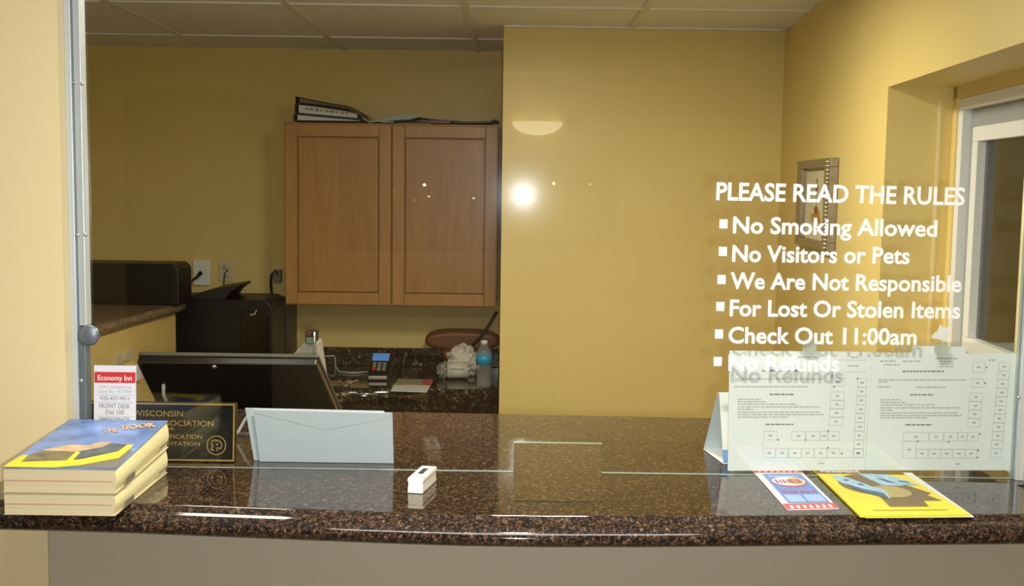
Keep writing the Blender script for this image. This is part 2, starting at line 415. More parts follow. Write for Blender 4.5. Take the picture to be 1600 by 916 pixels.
# ------------------------------------------------------------------ the service counter
fs = [(-60, 826), (0, 828.5), (100, 831), (200, 834), (300, 838), (400, 842), (500, 846), (600, 850), (720, 854), (850, 856), (1000, 856), (1150, 855), (1300, 853.5), (1450, 852.5), (1600, 851), (1680, 850)]
front = [PZ(x, y, 1.034) for x, y in fs]
front = [Vector((p.x, p.y, 0)) for p in front]
prof = [(0.040, 1.07), (.030, 1.07), (.0285, 1.0665), (.024, 1.0665), (.0225, 1.0635), (.017, 1.0625), (.010, 1.0590), (.004, 1.0535), (.0005, 1.0470), (0, 1.0430), (.0015, 1.0380), (.006, 1.0325), (.014, 1.030), (.03, 1.03)]
q = MB(); i = q.mi(GRAN)
rings = [[q.b.verts.new((p.x, p.y + o, z)) for p in front] for o, z in prof]
for A_, B_ in zip(rings, rings[1:]):
    for j in range(len(front) - 1):
        f = q.b.faces.new((A_[j], A_[j + 1], B_[j + 1], B_[j])); f.material_index = i; f.smooth = True
xl = front[0].x; xr = front[-1].x; yb = PF - .001; RB = 2.375
lft, rgt = LX + .001, RX + .011
tail = [(xr, yb), (rgt, yb), (rgt, RB - .03), (lft, RB + .012), (lft, yb), (xl, yb)]
tv = [q.b.verts.new((x, y, TOP)) for x, y in tail]; bv = [q.b.verts.new((x, y, 1.03)) for x, y in tail]
q.b.faces.new(rings[0] + tv).material_index = i; q.b.faces.new((rings[-1] + bv)[::-1]).material_index = i
for k in range(len(tail) - 1): q.b.faces.new((tv[k], tv[k + 1], bv[k + 1], bv[k])).material_index = i
q.b.faces.new([r[-1] for r in rings] + [bv[0], tv[0]]).material_index = i
q.b.faces.new([r[0] for r in rings] + [bv[-1], tv[-1]]).material_index = i
ctr = q.build('service_counter')
tag(ctr, 'long dark brown polished granite service counter running under the glass pane', 'counter')
# clerk's lower desk behind it (all but hidden by the counter)
t = thing('clerk_desk', 'low brown clerk desk behind the granite counter under the black monitor', 'desk', (-.2, 2.6, 0))
box('desktop', (-1.42, 2.40, .71), (.80, 3.1, .74), BROWNP, t)
for x in (-1.30, .74): box('side_panel', (x, 2.42, 0), (x + .03, 2.98, .71), BROWNP, t)

# ------------------------------------------------------------------ service window: glass with slot, channels, screws
wroot = struct_root('window_1', (0, GY, TOP))
gx0, gx1, gz1 = LX + .012, RX - .004, 2.03
s0 = PY(803, 692, GY - .003); s1 = PY(941, 694, GY - .003); sz = (s0.z + s1.z) / 2
pane = [(gx0, TOP + .0005), (s0.x, TOP + .0005), (s0.x, sz), (s1.x, sz), (s1.x, TOP + .0005), (gx1, TOP + .0005), (gx1, gz1), (gx0, gz1)]
q = MB(); gi = q.mi(GLASS); ei = q.mi(EDGE)
Af = [q.b.verts.new((x, GY - .003, z)) for x, z in pane]; Bf = [q.b.verts.new((x, GY + .0055, z)) for x, z in pane]
q.b.faces.new(Af).material_index = gi; q.b.faces.new(Bf[::-1]).material_index = gi
for k in range(len(pane)): q.b.faces.new((Af[k], Af[(k + 1) % 8], Bf[(k + 1) % 8], Bf[k])).material_index = ei
q.build('glass_pane', wroot)
def channel(x0, x1, z0, z1, m): box('frame_channel', (x0, GY - .012, z0), (x1, GY + .012, z1), m, wroot, .001)
zj = PY(137, 508, GY).z
channel(LX, LX + .0105, TOP, 2.03, ALU)
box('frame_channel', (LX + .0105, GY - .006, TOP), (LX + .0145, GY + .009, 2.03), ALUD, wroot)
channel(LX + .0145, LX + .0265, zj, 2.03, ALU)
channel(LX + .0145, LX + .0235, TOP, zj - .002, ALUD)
channel(RX - .002, RX + .0115, TOP, 2.03, ALU)
def screw(x, z, y=GY - .012):
    q = MB(); q.lathe((x, y + .001, z), [(.0035, 0), (.0035, .0015), (.002, .0028), (.0003, .003)], SCREWM, 12, (0, -1, 0)); q.build('screw', wroot)
for px, py in ((117, 129), (128, 131), (122, 367), (133, 367), (127, 595)):
    p = PY(px, py, GY - .012); screw(p.x, p.z)
p = PY(1592, 621, GY - .012); screw(p.x, p.z)
p = PY(139, 524, GY - .014)
q = MB(); q.lathe((p.x, GY - .012, p.z), [(.016, 0), (.018, .002), (.015, .006), (.006, .008), (.0005, .0085)], ALUD, 20, (0, -1, 0)); q.build('latch_knob', wroot)

# ------------------------------------------------------------------ white rules lettering on the glass
GF = Fr((0, GY - .0034, TOP), (1, 0, 0), (0, 0, 1))
rules = thing('rules_lettering', 'white vinyl house rules lettering stuck on the right half of the glass pane', 'sign', GF.p(*GF.px(1310, 440)))
def rule(txt, x0, x1, bl, br, cap, name, bullet=None):
    a = Vector(GF.px(x0, bl)); b = Vector(GF.px(x1, br)); dd = b - a
    q = MB(); q.text(GF, txt, a.x, a.y, cap / F * GY, 0, VINYL, dd.length, .023, ang=math.atan2(dd.y, dd.x))
    o = q.build(name, rules)
    if bullet:
        q = MB(); u0, v0 = GF.px(bullet[0], bullet[2] + 7); u1, v1 = GF.px(bullet[1], bullet[2] - 7); q.rect(GF, u0, v0, u1, v1, 0, VINYL); q.build('bullet', o)
rule('PLEASE READ THE RULES', 1119, 1507, 312, 320.5, 27, 'heading')
for txt, x0, x1, bl, br, bu in (('No Smoking Allowed', 1145, 1464, 364, 369.5, (1124, 1137, 350)), ('No Visitors or Pets', 1144, 1421, 408.5, 412, (1123, 1136, 393)),
        ('We Are Not Responsible', 1141, 1502, 451, 456, (1121, 1134, 437)), ('For Lost Or Stolen Items', 1140, 1500, 493.5, 497.5, (1119, 1132, 479)),
        ('Check Out 11:00am', 1138, 1432, 536, 538.5, (1117, 1130, 522)), ('No Refunds', 1138, 1311, 579, 580, (1115, 1128, 565))):
    rule(txt, x0, x1, bl, br, 25.5, 'rule_line', bu)

# ------------------------------------------------------------------ right wall: framed picture and window
WF = Fr(A, D * -1, (0, 0, 1))                     # u runs back towards the partition, normal points out of the room... flipped below
RF = Fr(A, D, (0, 0, 1))                          # u towards the viewer
ta, za = rwx(1258, 256); tb, zb = rwx(1306, 387)
ztop = zt_ = (rwx(1258, 251)[1] + rwx(1306, 249)[1]) / 2; zbot = (rwx(1257, 384)[1] + rwx(1300, 391)[1]) / 2
pr_ = thing('picture_frame', 'narrow silver framed flower print hanging on the yellow right wall', 'picture', rw((ta + tb) / 2, 0, zbot))
def rframe(name, ta, tb, za, zb, wt, wz, n0, n1, m, parent, bevel=.002):
    q = MB()
    rbox(q, ta, tb, n0, n1, zb - wz, zb, m); rbox(q, ta, tb, n0, n1, za, za + wz, m)
    rbox(q, ta, ta + wt, n0, n1, za + wz, zb - wz, m); rbox(q, tb - wt, tb, n0, n1, za + wz, zb - wz, m)
    return q.build(name, parent, bevel)
fm = rframe('frame', ta, tb, zbot, ztop, .085, .027, -.026, -.001, SILVERF, pr_)
q = MB()
for k in range(22):
    z = zbot + .012 + (ztop - zbot - .024) * k / 21; q.blob(rw(tb - .02, -.027, z), (.012, .012, .0045), SILVERL, sub=1)
q.build('beading', fm)
q = MB(); rbox(q, ta + .08, tb - .08, -.010, -.002, zbot + .025, ztop - .025, PICM)
o = q.build('print', pr_)
q = MB(); tm = (ta + tb) / 2; zm = (zbot + ztop) / 2
def rdisc(t, z, rt, rz, n, m): q.face([rw(t + rt * math.cos(a), n, z + rz * math.sin(a)) for a in [2 * math.pi * k / 14 for k in range(14)]], m)
for t_, z_, r_, m_ in ((.02, -.035, .03, FLOWER), (-.035, -.045, .028, FLOWER), (.0, -.02, .024, FLOWR), (.045, -.052, .02, FLOWER), (.0, .05, .018, FLOWR), (.0, .075, .010, LEAF)):
    rdisc(tm + t_ * 1.2, zm + z_, r_ * 1.3, r_ * .55, -.0105, m_)
q.face([rw(tm - .004, -.0103, zm - .03), rw(tm + .006, -.0103, zm - .03), rw(tm + .006, -.0103, zm + .08), rw(tm - .004, -.0103, zm + .08)], LEAF)
q.build('flower_artwork', o)

wr = struct_root('window_2', rw((t1 + t2) / 2, TH, zs))
def rframe2(name, m, ta, tb, za, zb, w, n0, n1): return rframe(name, ta, tb, za, zb, w, w, n0, n1, m, wr, .002)
n0 = TH - .045
rframe2('window_frame', UPVC, t1 + .03, t2, zs, zt - .03, .028, n0, TH)
rframe2('window_track', UPVCG, t1 + .058, t2 - .028, zs + .028, zt - .058, .045, n0 + .022, TH)
rframe2('window_sash', UPVC, t1 + .103, t2 - .073, zs + .073, zt - .103, .035, n0 + .012, TH - .003)
q = MB(); rbox(q, t1 + .13, t2 - .10, TH - .012, TH - .006, zs + .1, zt - .13, clear_mat('night_window_glass', (.5, .5, .5), 1.7)); q.build('window_pane', wr)
q = MB(); rbox(q, t1, t1 + .03, TH - .05, TH, zs, zt, YEL); rbox(q, t1, t2, TH - .05, TH, zt - .03, zt, YEL); rbox(q, t1 - .0, t1 + .003, TH - .085, TH - .078, zs, zt - .03, CREAM)
st(q.build('trim_2'))
# dark ground outside the office window
st(box('wall_outside', (1.9, 1.0, 0), (1.95, 4.6, CZ), mat('night_facade', (92, 66, 34), .8, noise=.3, nscale=2)))

# ------------------------------------------------------------------ back counter, wall cabinet
BZ = .72; BF = 4.56
t = thing('back_counter', 'dark granite back counter along the rear wall under the maple cabinet', 'counter', (-.6, 4.9, 0))
q = MB(); rounded_slab(q, [(-1.95, BF + .09), (-1.30, BF + .09), (-1.28, BF), (-.046, BF), (-.046, BY - .001), (-1.95, BY - .001)], BZ - .10, BZ, GRANB, .012); q.build('countertop', t)
tag(box('backsplash', (-.89, BY - .022, BZ + .0005), (-.047, BY - .001, .805), GRANB, None, .003), 'granite backsplash strip along the rear wall above the back counter', 'backsplash')
q = MB(); q.box((-1.90, BF + .14, .09), (-.06, BY - .01, BZ - .101), MAPLE); q.box((-1.88, BF + .2, 0), (-.06, BY - .01, .09), BROWNP); q.build('base', t, .002)
CF = 4.85
cz1 = (PY(445, 194, CF).z + PY(780, 190, CF).z) / 2 - .002; cz0 = (PY(443, 477, CF).z + PY(778, 482, CF).z) / 2
cx0 = PY(444, 330, CF).x; cx1 = -.066; xm = PY(612, 330, CF).x
t = thing('wall_cabinet', 'two door maple wall cabinet hanging beside the yellow partition', 'cabinet', ((cx0 + cx1) / 2, BY - .15, cz0))
box('body', (cx0, CF + .021, cz0), (cx1, BY - .001, cz1), MAPLE, t, .002)
def cab_door(x0, x1):
    w = .052; z0 = cz0 + .006; z1 = cz1 - .008
    q = MB(); y0, y1 = CF, CF + .02
    q.box((x0, y0, z0), (x0 + w, y1, z1), MAPLE); q.box((x1 - w, y0, z0), (x1, y1, z1), MAPLE)
    q.box((x0 + w, y0, z1 - w), (x1 - w, y1, z1), MAPLE); q.box((x0 + w, y0, z0), (x1 - w, y1, z0 + w), MAPLE)
    o = q.build('door', t, .003)
    q = MB()
    q.box((x0 + w + .004, y0 + .008, z0 + w + .004), (x1 - w - .004, y1 - .001, z1 - w - .004), MAPLED); q.build('door_panel', o, .003)
cab_door(cx0 + .004, xm - .003); cab_door(xm + .003, cx1 - .004)

# on top of the cabinet
CT = cz1
def px_x(x, Y): return PY(x, 330, Y).x
def stack_item(name, label, cat, xz, Y0, Y1, m, thick, group=None, extra=None, solid=False):
    # xz: polyline of pixel points along the front edge, bottom side; a sheet/book of given thickness follows it
    pts = [PY(x, y, Y0) for x, y in xz]
    q = MB(); i = q.mi(m)
    loops = []
    zb0 = min(p.z for p in pts)
    for p in pts: loops.append([q.b.verts.new((p.x, Y0, zb0 if solid else p.z)), q.b.verts.new((p.x, Y1, zb0 if solid else p.z)), q.b.verts.new((p.x, Y1, p.z + thick)), q.b.verts.new((p.x, Y0, p.z + thick))])
    for a, b in zip(loops, loops[1:]):
        for k in range(4): q.b.faces.new((a[k], a[(k + 1) % 4], b[(k + 1) % 4], b[k])).material_index = i
    q.b.faces.new(loops[0][::-1]).material_index = i; q.b.faces.new(loops[-1]).material_index = i
    if extra: extra(q)
    return tag(q.build(name), label, cat, group or GROUPS.get(name))
zp = PY(500, 190, 4.88)
def base_y(x): return 191.5 + (x - 445) * .0139 - .5      # cabinet top line in the photo frame
SK0, SK1 = 4.88, 5.11
def ring_binder(name, label, lo, hi, spine_m, page_m, Y0, Y1):
    # lo / hi: pixel polylines of the lower and the upper cover along the front; pages between
    L = [PY(x, y, Y0) for x, y in lo]; H = [PY(x, y, Y0) for x, y in hi]
    base = L[0]
    t = thing(name, label, 'binder', (sum(p.x for p in L) / len(L), (Y0 + Y1) / 2, min(p.z for p in L)))
    for nm, P_ in (('cover', L), ('cover', H)):
        q = MB(); i = q.mi(spine_m); lp = []
        for p in P_: lp.append([q.b.verts.new((p.x, Y0 - .004, p.z)), q.b.verts.new((p.x, Y1, p.z)), q.b.verts.new((p.x, Y1, p.z + .004)), q.b.verts.new((p.x, Y0 - .004, p.z + .004))])
        for a, b in zip(lp, lp[1:]):
            for k in range(4): q.b.faces.new((a[k], a[(k + 1) % 4], b[(k + 1) % 4], b[k])).material_index = i
        q.b.faces.new(lp[0][::-1]); q.b.faces.new(lp[-1]); q.build(nm, t)
    q = MB(); n = len(L) - 1
    i = q.mi(page_m); lp = []
    for k, (a, b) in enumerate(zip(L, H)):
        x = a.x + (.012 if k == 0 else (-.012 if k == n else 0))
        lp.append([q.b.verts.new((x, Y0 + .006, a.z + .0042)), q.b.verts.new((x, Y1 - .004, a.z + .0042)), q.b.verts.new((x, Y1 - .004, b.z - .0002)), q.b.verts.new((x, Y0 + .006, b.z - .0002))])
    for a, b in zip(lp, lp[1:]):
        for k in range(4): q.b.faces.new((a[k], a[(k + 1) % 4], b[(k + 1) % 4], b[k])).material_index = i
    q.b.faces.new(lp[0][::-1]); q.b.faces.new(lp[-1]); pg = q.build('pages', t)
    q = MB(); a, b = L[0], H[0]
    q.box((a.x - .003, Y0 - .004, a.z), (a.x + .004, Y1, b.z + .004), spine_m); q.build('spine', t)
    return t, pg
def by(x, d): return base_y(x) - 2 - d
ring_binder('ring_binder', 'bottom black ring binder of the pile on the left cabinet top', [(460, by(460, 0)), (500, by(500, 0)), (540, by(540, 0)), (566, by(566, 0))], [(460, by(460, 10)), (500, by(500, 7)), (540, by(540, 4)), (566, by(566, 2.6))], BLACK, PAPER, SK0, SK1)
t, pg = ring_binder('ring_binder', 'black ring binder with printed paper edge in the middle of the pile on the cabinet', [(462, by(462, 12)), (500, by(500, 9)), (540, by(540, 6)), (562, by(562, 4.5))], [(462, by(462, 26)), (500, by(500, 22)), (540, by(540, 16.5)), (556, by(556, 12.3))], BLACK, PAPER, SK0, SK1 - .02)
q = MB(); fb = Fr(PY(476, by(476, 18), SK0 + .0045), (1, 0, -.1), (0, 0, 1))
for k in range(9):
    w = random.uniform(.012, .03); q.rect(fb, .022 * k, 0, .022 * k + min(w, .018), .010, 0, INKD if k in (1, 2, 5) else OLIVEP)
q.build('printed_edge', pg)
ring_binder('ring_binder', 'top black ring binder sagging over the pile on the cabinet', [(463, by(463, 28)), (505, by(505, 24.5)), (545, by(545, 19.5)), (560, by(560, 13)), (575, by(575, 4))], [(463, by(463, 37)), (505, by(505, 29)), (545, by(545, 23)), (560, by(560, 16.5)), (576, by(576, 7))], BLACKG, GREYS, SK0 - .012, SK1 - .04)
stack_item('loose_paper', 'pale curled paper next to the binders on the cabinet top', 'paper', [(578, by(578, 0)), (590, by(590, 1)), (598, by(598, 0)), (615, by(615, 0))], 4.87, 5.05, PAPER2, .004)
stack_item('loose_paper', 'white folded sheet bulging in the middle of the cabinet top', 'paper', [(592, by(592, 2)), (612, by(612, 8)), (632, by(632, 12.5)), (650, by(650, 10)), (668, by(668, 5))], 5.045, 5.12, PAPER2, .002, solid=True)
stack_item('loose_paper', 'grey paper sloping down over the pink sheet on the cabinet top', 'paper', [(607, by(607, 2.3)), (640, by(640, 4.5)), (655, by(655, 8.5)), (675, by(675, 5.5)), (700, by(700, 4)), (720, by(720, 3))], 4.88, 5.04, mat('grey_paper', (150, 156, 156), .7), .003)
stack_item('pink_paper', 'pink sheet lying under the blue folder on the cabinet top', 'paper', [(672, by(672, 0)), (690, by(690, 0)), (704, by(704, 0))], 4.862, 5.0, PINK, .005)
stack_item('blue_folder', 'blue folder lying on the pink sheet on the cabinet top', 'folder', [(668, by(668, 2.1)), (690, by(690, 2.1)), (706, by(706, 2.1))], 4.87, 5.03, BLUEP, .006)
stack_item('dark_folder', 'thin dark folder at the right end of the cabinet top by the partition', 'folder', [(708, by(708, 0)), (740, by(740, 0)), (765, by(765, 1)), (772, by(772, 4)), (779, by(779, 3))], 4.87, 5.08, mat('dark_folder_card', (74, 66, 72), .6), .008)

# ------------------------------------------------------------------ left inside: machine on the ledge, printer, brown box, wall plates, cords
p0 = PY(281, 413, 4.40)
t = thing('black_machine', 'low black machine standing on the granite ledge at left', 'machine', (-1.55, 4.48, TOP))
q = MB(); ztp = p0.z
q.hexa([(-1.95, 4.40, TOP), (-1.315, 4.40, TOP), (-1.315, 4.40, ztp - .02), (-1.335, 4.40, ztp), (-1.95, 4.40, ztp)], [(-1.95, 4.58, TOP), (-1.315, 4.58, TOP), (-1.315, 4.58, ztp - .02), (-1.335, 4.58, ztp), (-1.95, 4.58, ztp)], BLACK)
q.build('housing', t, .006)
PYF = 4.70
t = thing('office_printer', 'tall black office printer with tilted lid and small silver mark at left rear', 'printer', (-1.2, 4.85, BZ))
px0 = -1.45; px1 = PY(425, 520, PYF).x; pz1 = PY(400, 469, PYF).z
q = MB(); cr = .045
arc = [(px1 - cr + cr * math.sin(a), pz1 - cr + cr * math.cos(a)) for a in [math.pi / 2 * k / 6 for k in range(7)]]
out = [(px0, BZ), (px0, pz1)] + arc + [(px1, BZ)]
q.hexa([(x, PYF, z) for x, z in out], [(x, PYF + .30, z) for x, z in out], BLACK); q.build('body', t, .004)
xs = PY(376, 520, PYF).x
box('front_panel', (xs, PYF - .006, BZ + .01), (px1 - .012, PYF, pz1 - .05), BLACKG, t, .003)
m0 = PY(395, 490, PYF - .008)
q = MB(); fr = Fr((m0.x, PYF - .0065, m0.z), (1, 0, 0), (0, 0, 1))
q.line(fr, (-.012, -.006), (.008, -.004), .005, 0, SCREWM); q.line(fr, (.006, -.006), (.016, .014), .005, .0002, SCREWM); q.build('silver_mark', t)
q = MB(); prof2 = [PY(x, y, PYF + .02) for x, y in ((270, 470), (296, 463), (332, 452), (371, 446), (372, 449), (360, 457), (351, 469))]
q.hexa([(p.x, PYF + .02, p.z) for p in prof2], [(p.x, PYF + .26, p.z) for p in prof2], mat('lid_black', (34, 32, 26), .5)); q.build('tilted_lid', t, .002)
x0 = PY(352, 500, 5.02).x; x1 = PY(455, 520, 5.02).x; z1 = PY(410, 467, 5.02).z
t = thing('brown_box_file', 'dark brown upright box standing behind the black printer', 'box', ((x0 + x1) / 2, 5.09, BZ))
box('box_body', (x0, 5.02, BZ), (x1, BY - .004, z1 - .022), BROWNP, t, .002); box('box_lid', (x0 - .003, 5.016, z1 - .022), (x1 + .003, BY - .003, z1), BROWNP, t, .002)
# plates on the back wall
def bw(x, y, off=0): return PY(x, y, BY - off)
t = thing('wall_plate', 'white wall box with a black plug on the back wall left of the beige outlet', 'outlet', bw(317, 446))
a, b = bw(303, 406), bw(330, 446)
box('plate', (a.x, BY - .018, b.z), (b.x, BY - .0005, a.z), WHITE, t, .004)
q = MB(); q.tube([bw(314, 426, .02), bw(308, 433, .04), bw(298, 440, .06), bw(286, 446, .09)], .007, BLACK, taper=[1.5, 1, .6, .6]); q.build('plug_cord', t)
t = thing('wall_outlet', 'beige wall outlet between the white wall box and the maple cabinet', 'outlet', bw(354, 440))
a, b = bw(343, 409), bw(364, 440)
box('cover_plate', (a.x, BY - .008, b.z), (b.x, BY - .0005, a.z), BEIGE, t, .002)
q = MB()
for y in (417, 430):
    c = bw(354, y); q.lathe((c.x, BY - .0075, c.z), [(.015, 0), (.015, .002), (.001, .0024)], BEIGE, 16, (0, -1, 0))
    for s_ in (-1, 1): q.box((c.x + s_ * .006 - .001, BY - .0108, c.z - .004), (c.x + s_ * .006 + .001, BY - .009, c.z + .004), BLACK)
q.build('sockets', t)
q = MB(); q.tube([bw(356, 422, .014), bw(352, 426, .022), bw(350, 436, .018), bw(350, 458, .012)], .0025, BLACK); q.build('thin_cord', t)
t = thing('power_adapter', 'grey power adapter with black looped cord beside the maple cabinet', 'adapter', bw(436, 464))
a, b = bw(430, 421), bw(443, 440)
box('adapter_block', (a.x, BY - .05, b.z), (b.x - .004, BY - .0005, a.z), mat('grey_adapter', (128, 122, 108), .5), t, .004)
q = MB(); q.tube([bw(437, 434, .04), bw(430, 423, .055), bw(425, 428, .05), bw(423, 440, .04), bw(424, 452, .03), bw(426, 470, .02)], .006, BLACK); q.build('cord', t)
# switch plate and plug-in on the half wall
hd = Vector((.095, 2.1, 0)).normalized(); hn = Vector((hd.y, -hd.x, 0)); h0 = Vector((-1.455, 2.4, 0))
HF = Fr(h0, hd, (0, 0, 1))
u0, v0 = HF.px(178, 572); u1, v1 = HF.px(206, 545)
t = thing('switch_plate', 'pale switch plate on the yellow half wall under the granite ledge', 'switch', HF.p((u0 + u1) / 2, v0))
q = MB(); q.slab(HF, [(u0, v0), (u1, v0), (u1, v1), (u0, v1)], .0005, .007, BEIGE); q.build('plate', t, .002)
um, vm = (u0 + u1) / 2, (v0 + v1) / 2
q = MB(); q.slab(HF, [(um - .02, vm - .012), (um + .02, vm - .012), (um + .02, vm + .012), (um - .02, vm + .012)], .007, .012, BEIGE); q.build('rocker', t, .001)
u0, v0 = HF.px(190, 600); u1, v1 = HF.px(212, 568)
t = thing('plug_charger', 'white plug-in charger on the half wall just behind the white phone card', 'charger', HF.p((u0 + u1) / 2, v0))
q = MB(); q.slab(HF, [(u0, v0), (u1, v0), (u1, v1), (u0, v1)], .001, .035, WHITE); q.build('charger_block', t, .004)
q = MB(); q.tube([HF.p((u0 + u1) / 2, v0, .02), HF.p((u0 + u1) / 2 + .01, v0 - .06, .02), HF.p((u0 + u1) / 2 + .03, v0 - .2, .015)], .003, WHITE); q.build('charger_cord', t)

# ------------------------------------------------------------------ monitor and terminal behind the counter
tl, tr = PY(213, 567, 2.50), PY(494, 573, 2.50); bl, br_ = PY(283, 712, 2.72), PY(557, 716, 2.72)
tr.z = tl.z = (tl.z + tr.z) / 2; bl.z = br_.z = (bl.z + br_.z) / 2
MFr = Fr(bl, br_ - bl, tl - bl); t = thing('computer_monitor', 'large black monitor leaning forward behind the counter, seen from the back', 'monitor', (-.62, 2.75, .74))
wq = (br_ - bl).length; hq = (tl - bl).length; sx = (tl - bl).dot(MFr.U); sx2 = (tr - bl).dot(MFr.U)
q = MB(); back = [(0, 0), (wq, 0), (sx2, hq), (sx, hq)]
q.slab(MFr, back, -.022, 0, BLACKG); sh = q.build('back_shell', t, .004)
q = MB(); q.slab(MFr, [(-.002, -.002), (wq + .002, -.002), (sx2 + .002, hq + .002), (sx - .002, hq + .002)], -.034, -.022, mat('bezel_grey', (56, 52, 40), .5)); q.build('bezel', t, .003)
q = MB(); q.slab(MFr, [(.02, .02), (wq - .02, .02), (sx2 - .02, hq - .02), (sx + .02, hq - .02)], -.0345, -.034, BLACKG); q.build('screen', t)
q = MB(); q.slab(MFr, [(wq * .36, .06), (wq * .62, .06), (wq * .62, .16), (wq * .36, .16)], 0, .012, BLACK); q.build('mount', t, .003)
q = MB(); mc = MFr.p(wq * .49, .10, .0); q.tube([mc, mc + Vector((0, .03, -.06)), Vector((mc.x, mc.y + .06, .75))], .025, BLACK, 12); q.build('stand_neck', t)
q = MB(); q.lathe((mc.x, mc.y + .06, .7405), [(.09, 0), (.09, .008), (.04, .016)], BLACK, 28); q.build('stand_base', t)
ub, vb = MFr.px(332, 561); q = MB(); q.lathe(MFr.p(ub, hq - .009, .0), [(.006, 0), (.006, .002), (.002, .004)], SCREWM, 12, MFr.N); q.build('highlight_dot', t)  # silver dot stands in for a highlight on the monitor's top edge
q = MB(); u1_, v1_ = MFr.px(256, 602)
cp = [MFr.p(*MFr.px(256, 600), .003), MFr.p(*MFr.px(257, 612), .010), MFr.p(*MFr.px(264, 625), .012), MFr.p(*MFr.px(272, 650), .02), MFr.p(*MFr.px(300, 690), .02)]
q.tube(cp, .004, CORDM); q.build('monitor_cable', t)
TY = 2.90
t = thing('card_terminal', 'grey slanted terminal with small display rising behind the monitor', 'terminal', (PY(478, 560, TY).x, TY, .74))
q = MB(); pr2 = [PY(x, y, TY) for x, y in ((445, 640), (446, 566), (474, 537), (496, 534), (512, 640))]
q.hexa([(p.x, TY, p.z) for p in pr2], [(p.x, TY + .07, p.z) for p in pr2], GREYP)
c0 = (pr2[0] + pr2[-1]) / 2; q.box((c0.x - .03, TY + .02, .7405), (c0.x + .03, TY + .06, pr2[0].z + .002), GREYP); q.build('body', t, .004)
a, b = PY(477, 537, TY), PY(494, 518, TY)
box('display_head', (a.x, TY - .004, a.z), (b.x, TY + .04, b.z), BLACK, t, .003)
a2, b2 = PY(479, 536, TY), PY(490, 527, TY); box('display', (a2.x, TY - .0055, a2.z), (b2.x, TY - .004, b2.z), mat('green_display', (104, 128, 104), .3), t)
a2, b2 = PY(478, 524, TY), PY(486, 520, TY); box('red_light', (a2.x, TY - .0055, a2.z), (b2.x, TY - .004, b2.z), mat('dark_red', (110, 30, 26), .4), t)
q = MB(); q.tube([PY(491, 519, TY - .006), PY(491.5, 535, TY - .006), PY(490, 550, TY - .006), PY(486, 566, TY - .006)], .0028, SCREWM); q.build('chrome_edge', t)
q = MB()
wc = [PY(x, y, 2.1) for x, y in ((432, 700), (424, 664), (408, 645), (394, 643), (384, 654), (373, 674), (365, 691))]
wc[0].z = wc[-1].z = TOP + .0035; wc.append(Vector((wc[-1].x - .05, 2.14, TOP + .0035)))
q.tube(wc, .003, CORDM)
tag(q.build('white_cable'), 'thin white cable hanging between the black plaque and the envelopes', 'cable')

# ------------------------------------------------------------------ on the back counter
t = thing('card_reader', 'small black card machine with lit blue screen on the back counter', 'card reader', (PY(592, 590, 4.80).x, 4.80, BZ))
ft = PY(591, 590, 4.76); X = ft.x
q = MB(); q.hexa([(X - .045, 4.74, BZ), (X + .045, 4.74, BZ), (X + .045, 4.92, BZ), (X - .045, 4.92, BZ)], [(X - .043, 4.745, BZ + .025), (X + .043, 4.745, BZ + .025), (X + .04, 4.90, BZ + .10), (X - .04, 4.90, BZ + .10)], BLACK); q.build('body', t, .006)
RFm = Fr((X, 4.745, BZ + .026), (1, 0, 0), (0, .155, .075))
q = MB(); q.slab(RFm, [(-.036, .105), (.036, .105), (.036, .158), (-.036, .158)], .0, .003, SCREEN); q.build('screen', t)
q = MB()
for r_ in range(3):
    for c_ in range(3): q.slab(RFm, [(-.03 + c_ * .022, .03 + r_ * .022), (-.014 + c_ * .022, .03 + r_ * .022), (-.014 + c_ * .022, .045 + r_ * .022), (-.03 + c_ * .022, .045 + r_ * .022)], .0005, .004, [RED, OLIVEP, GREYP][c_] if r_ == 0 else GREYP)
q.build('keypad', t)
q = MB(); q.box((X - .04, 4.736, BZ + .006), (X + .04, 4.741, BZ + .02), SCREWM); q.build('silver_strip', t, .002)
def flat(name, label, cat, quad, z, m, th=.0015):
    P_ = [PZ(x, y, z) for x, y in quad]; q = MB(); q.hexa([(p.x, p.y, z) for p in P_], [(p.x, p.y, z + th) for p in P_], m); return tag(q.build(name), label, cat)
flat('receipt', 'cream card with red end lying behind the white slip on the back counter', 'card', [(617, 601), (672, 603), (676, 593.5), (622, 592.5)], BZ + .0004, OLIVEP)
p_ = [PZ(x, y, BZ + .0024) for x, y in ((658, 601), (674, 602), (677, 593.5), (661, 593))]
o = bpy.data.objects['receipt']; q = MB(); q.face(p_, PINK); q.build('red_end', o)
flat('paper_slip', 'white paper slip lying in front of the cream card on the back counter', 'paper', [(610, 611.5), (667, 613.5), (672.5, 603), (616, 602)], BZ + .0028, PAPER)
# crumpled white bag with paper roll
bc = PY(716, 562, 4.86)
t = thing('plastic_bag', 'crumpled white plastic bag lying before the brown handbag on the back counter', 'bag', (bc.x, 4.86, BZ))
def crumple(mb, c, rad, m, seed, amp, sub=4):
    r = bmesh.ops.create_icosphere(mb.b, subdivisions=sub, radius=1); i = mb.mi(m); from mathutils import noise
    for v in r['verts']:
        d = v.co.normalized(); k = 1 + amp * (noise.noise(d * 2.1 + Vector((seed, 0, 0))) + .6 * abs(noise.noise(d * 5 + Vector((0, seed, 0)))) + .3 * abs(noise.noise(d * 11)))
        v.co = Vector(c) + Vector((d.x * rad[0], d.y * rad[1], d.z * rad[2])) * k
        v.co.z = max(v.co.z, BZ + .001)
        for f in v.link_faces: f.material_index = i
q = MB(); crumple(q, (bc.x + .012, 4.90, BZ + .062), (.068, .06, .066), BAGM, 3.3, .42); q.build('crumpled_sheet', t)
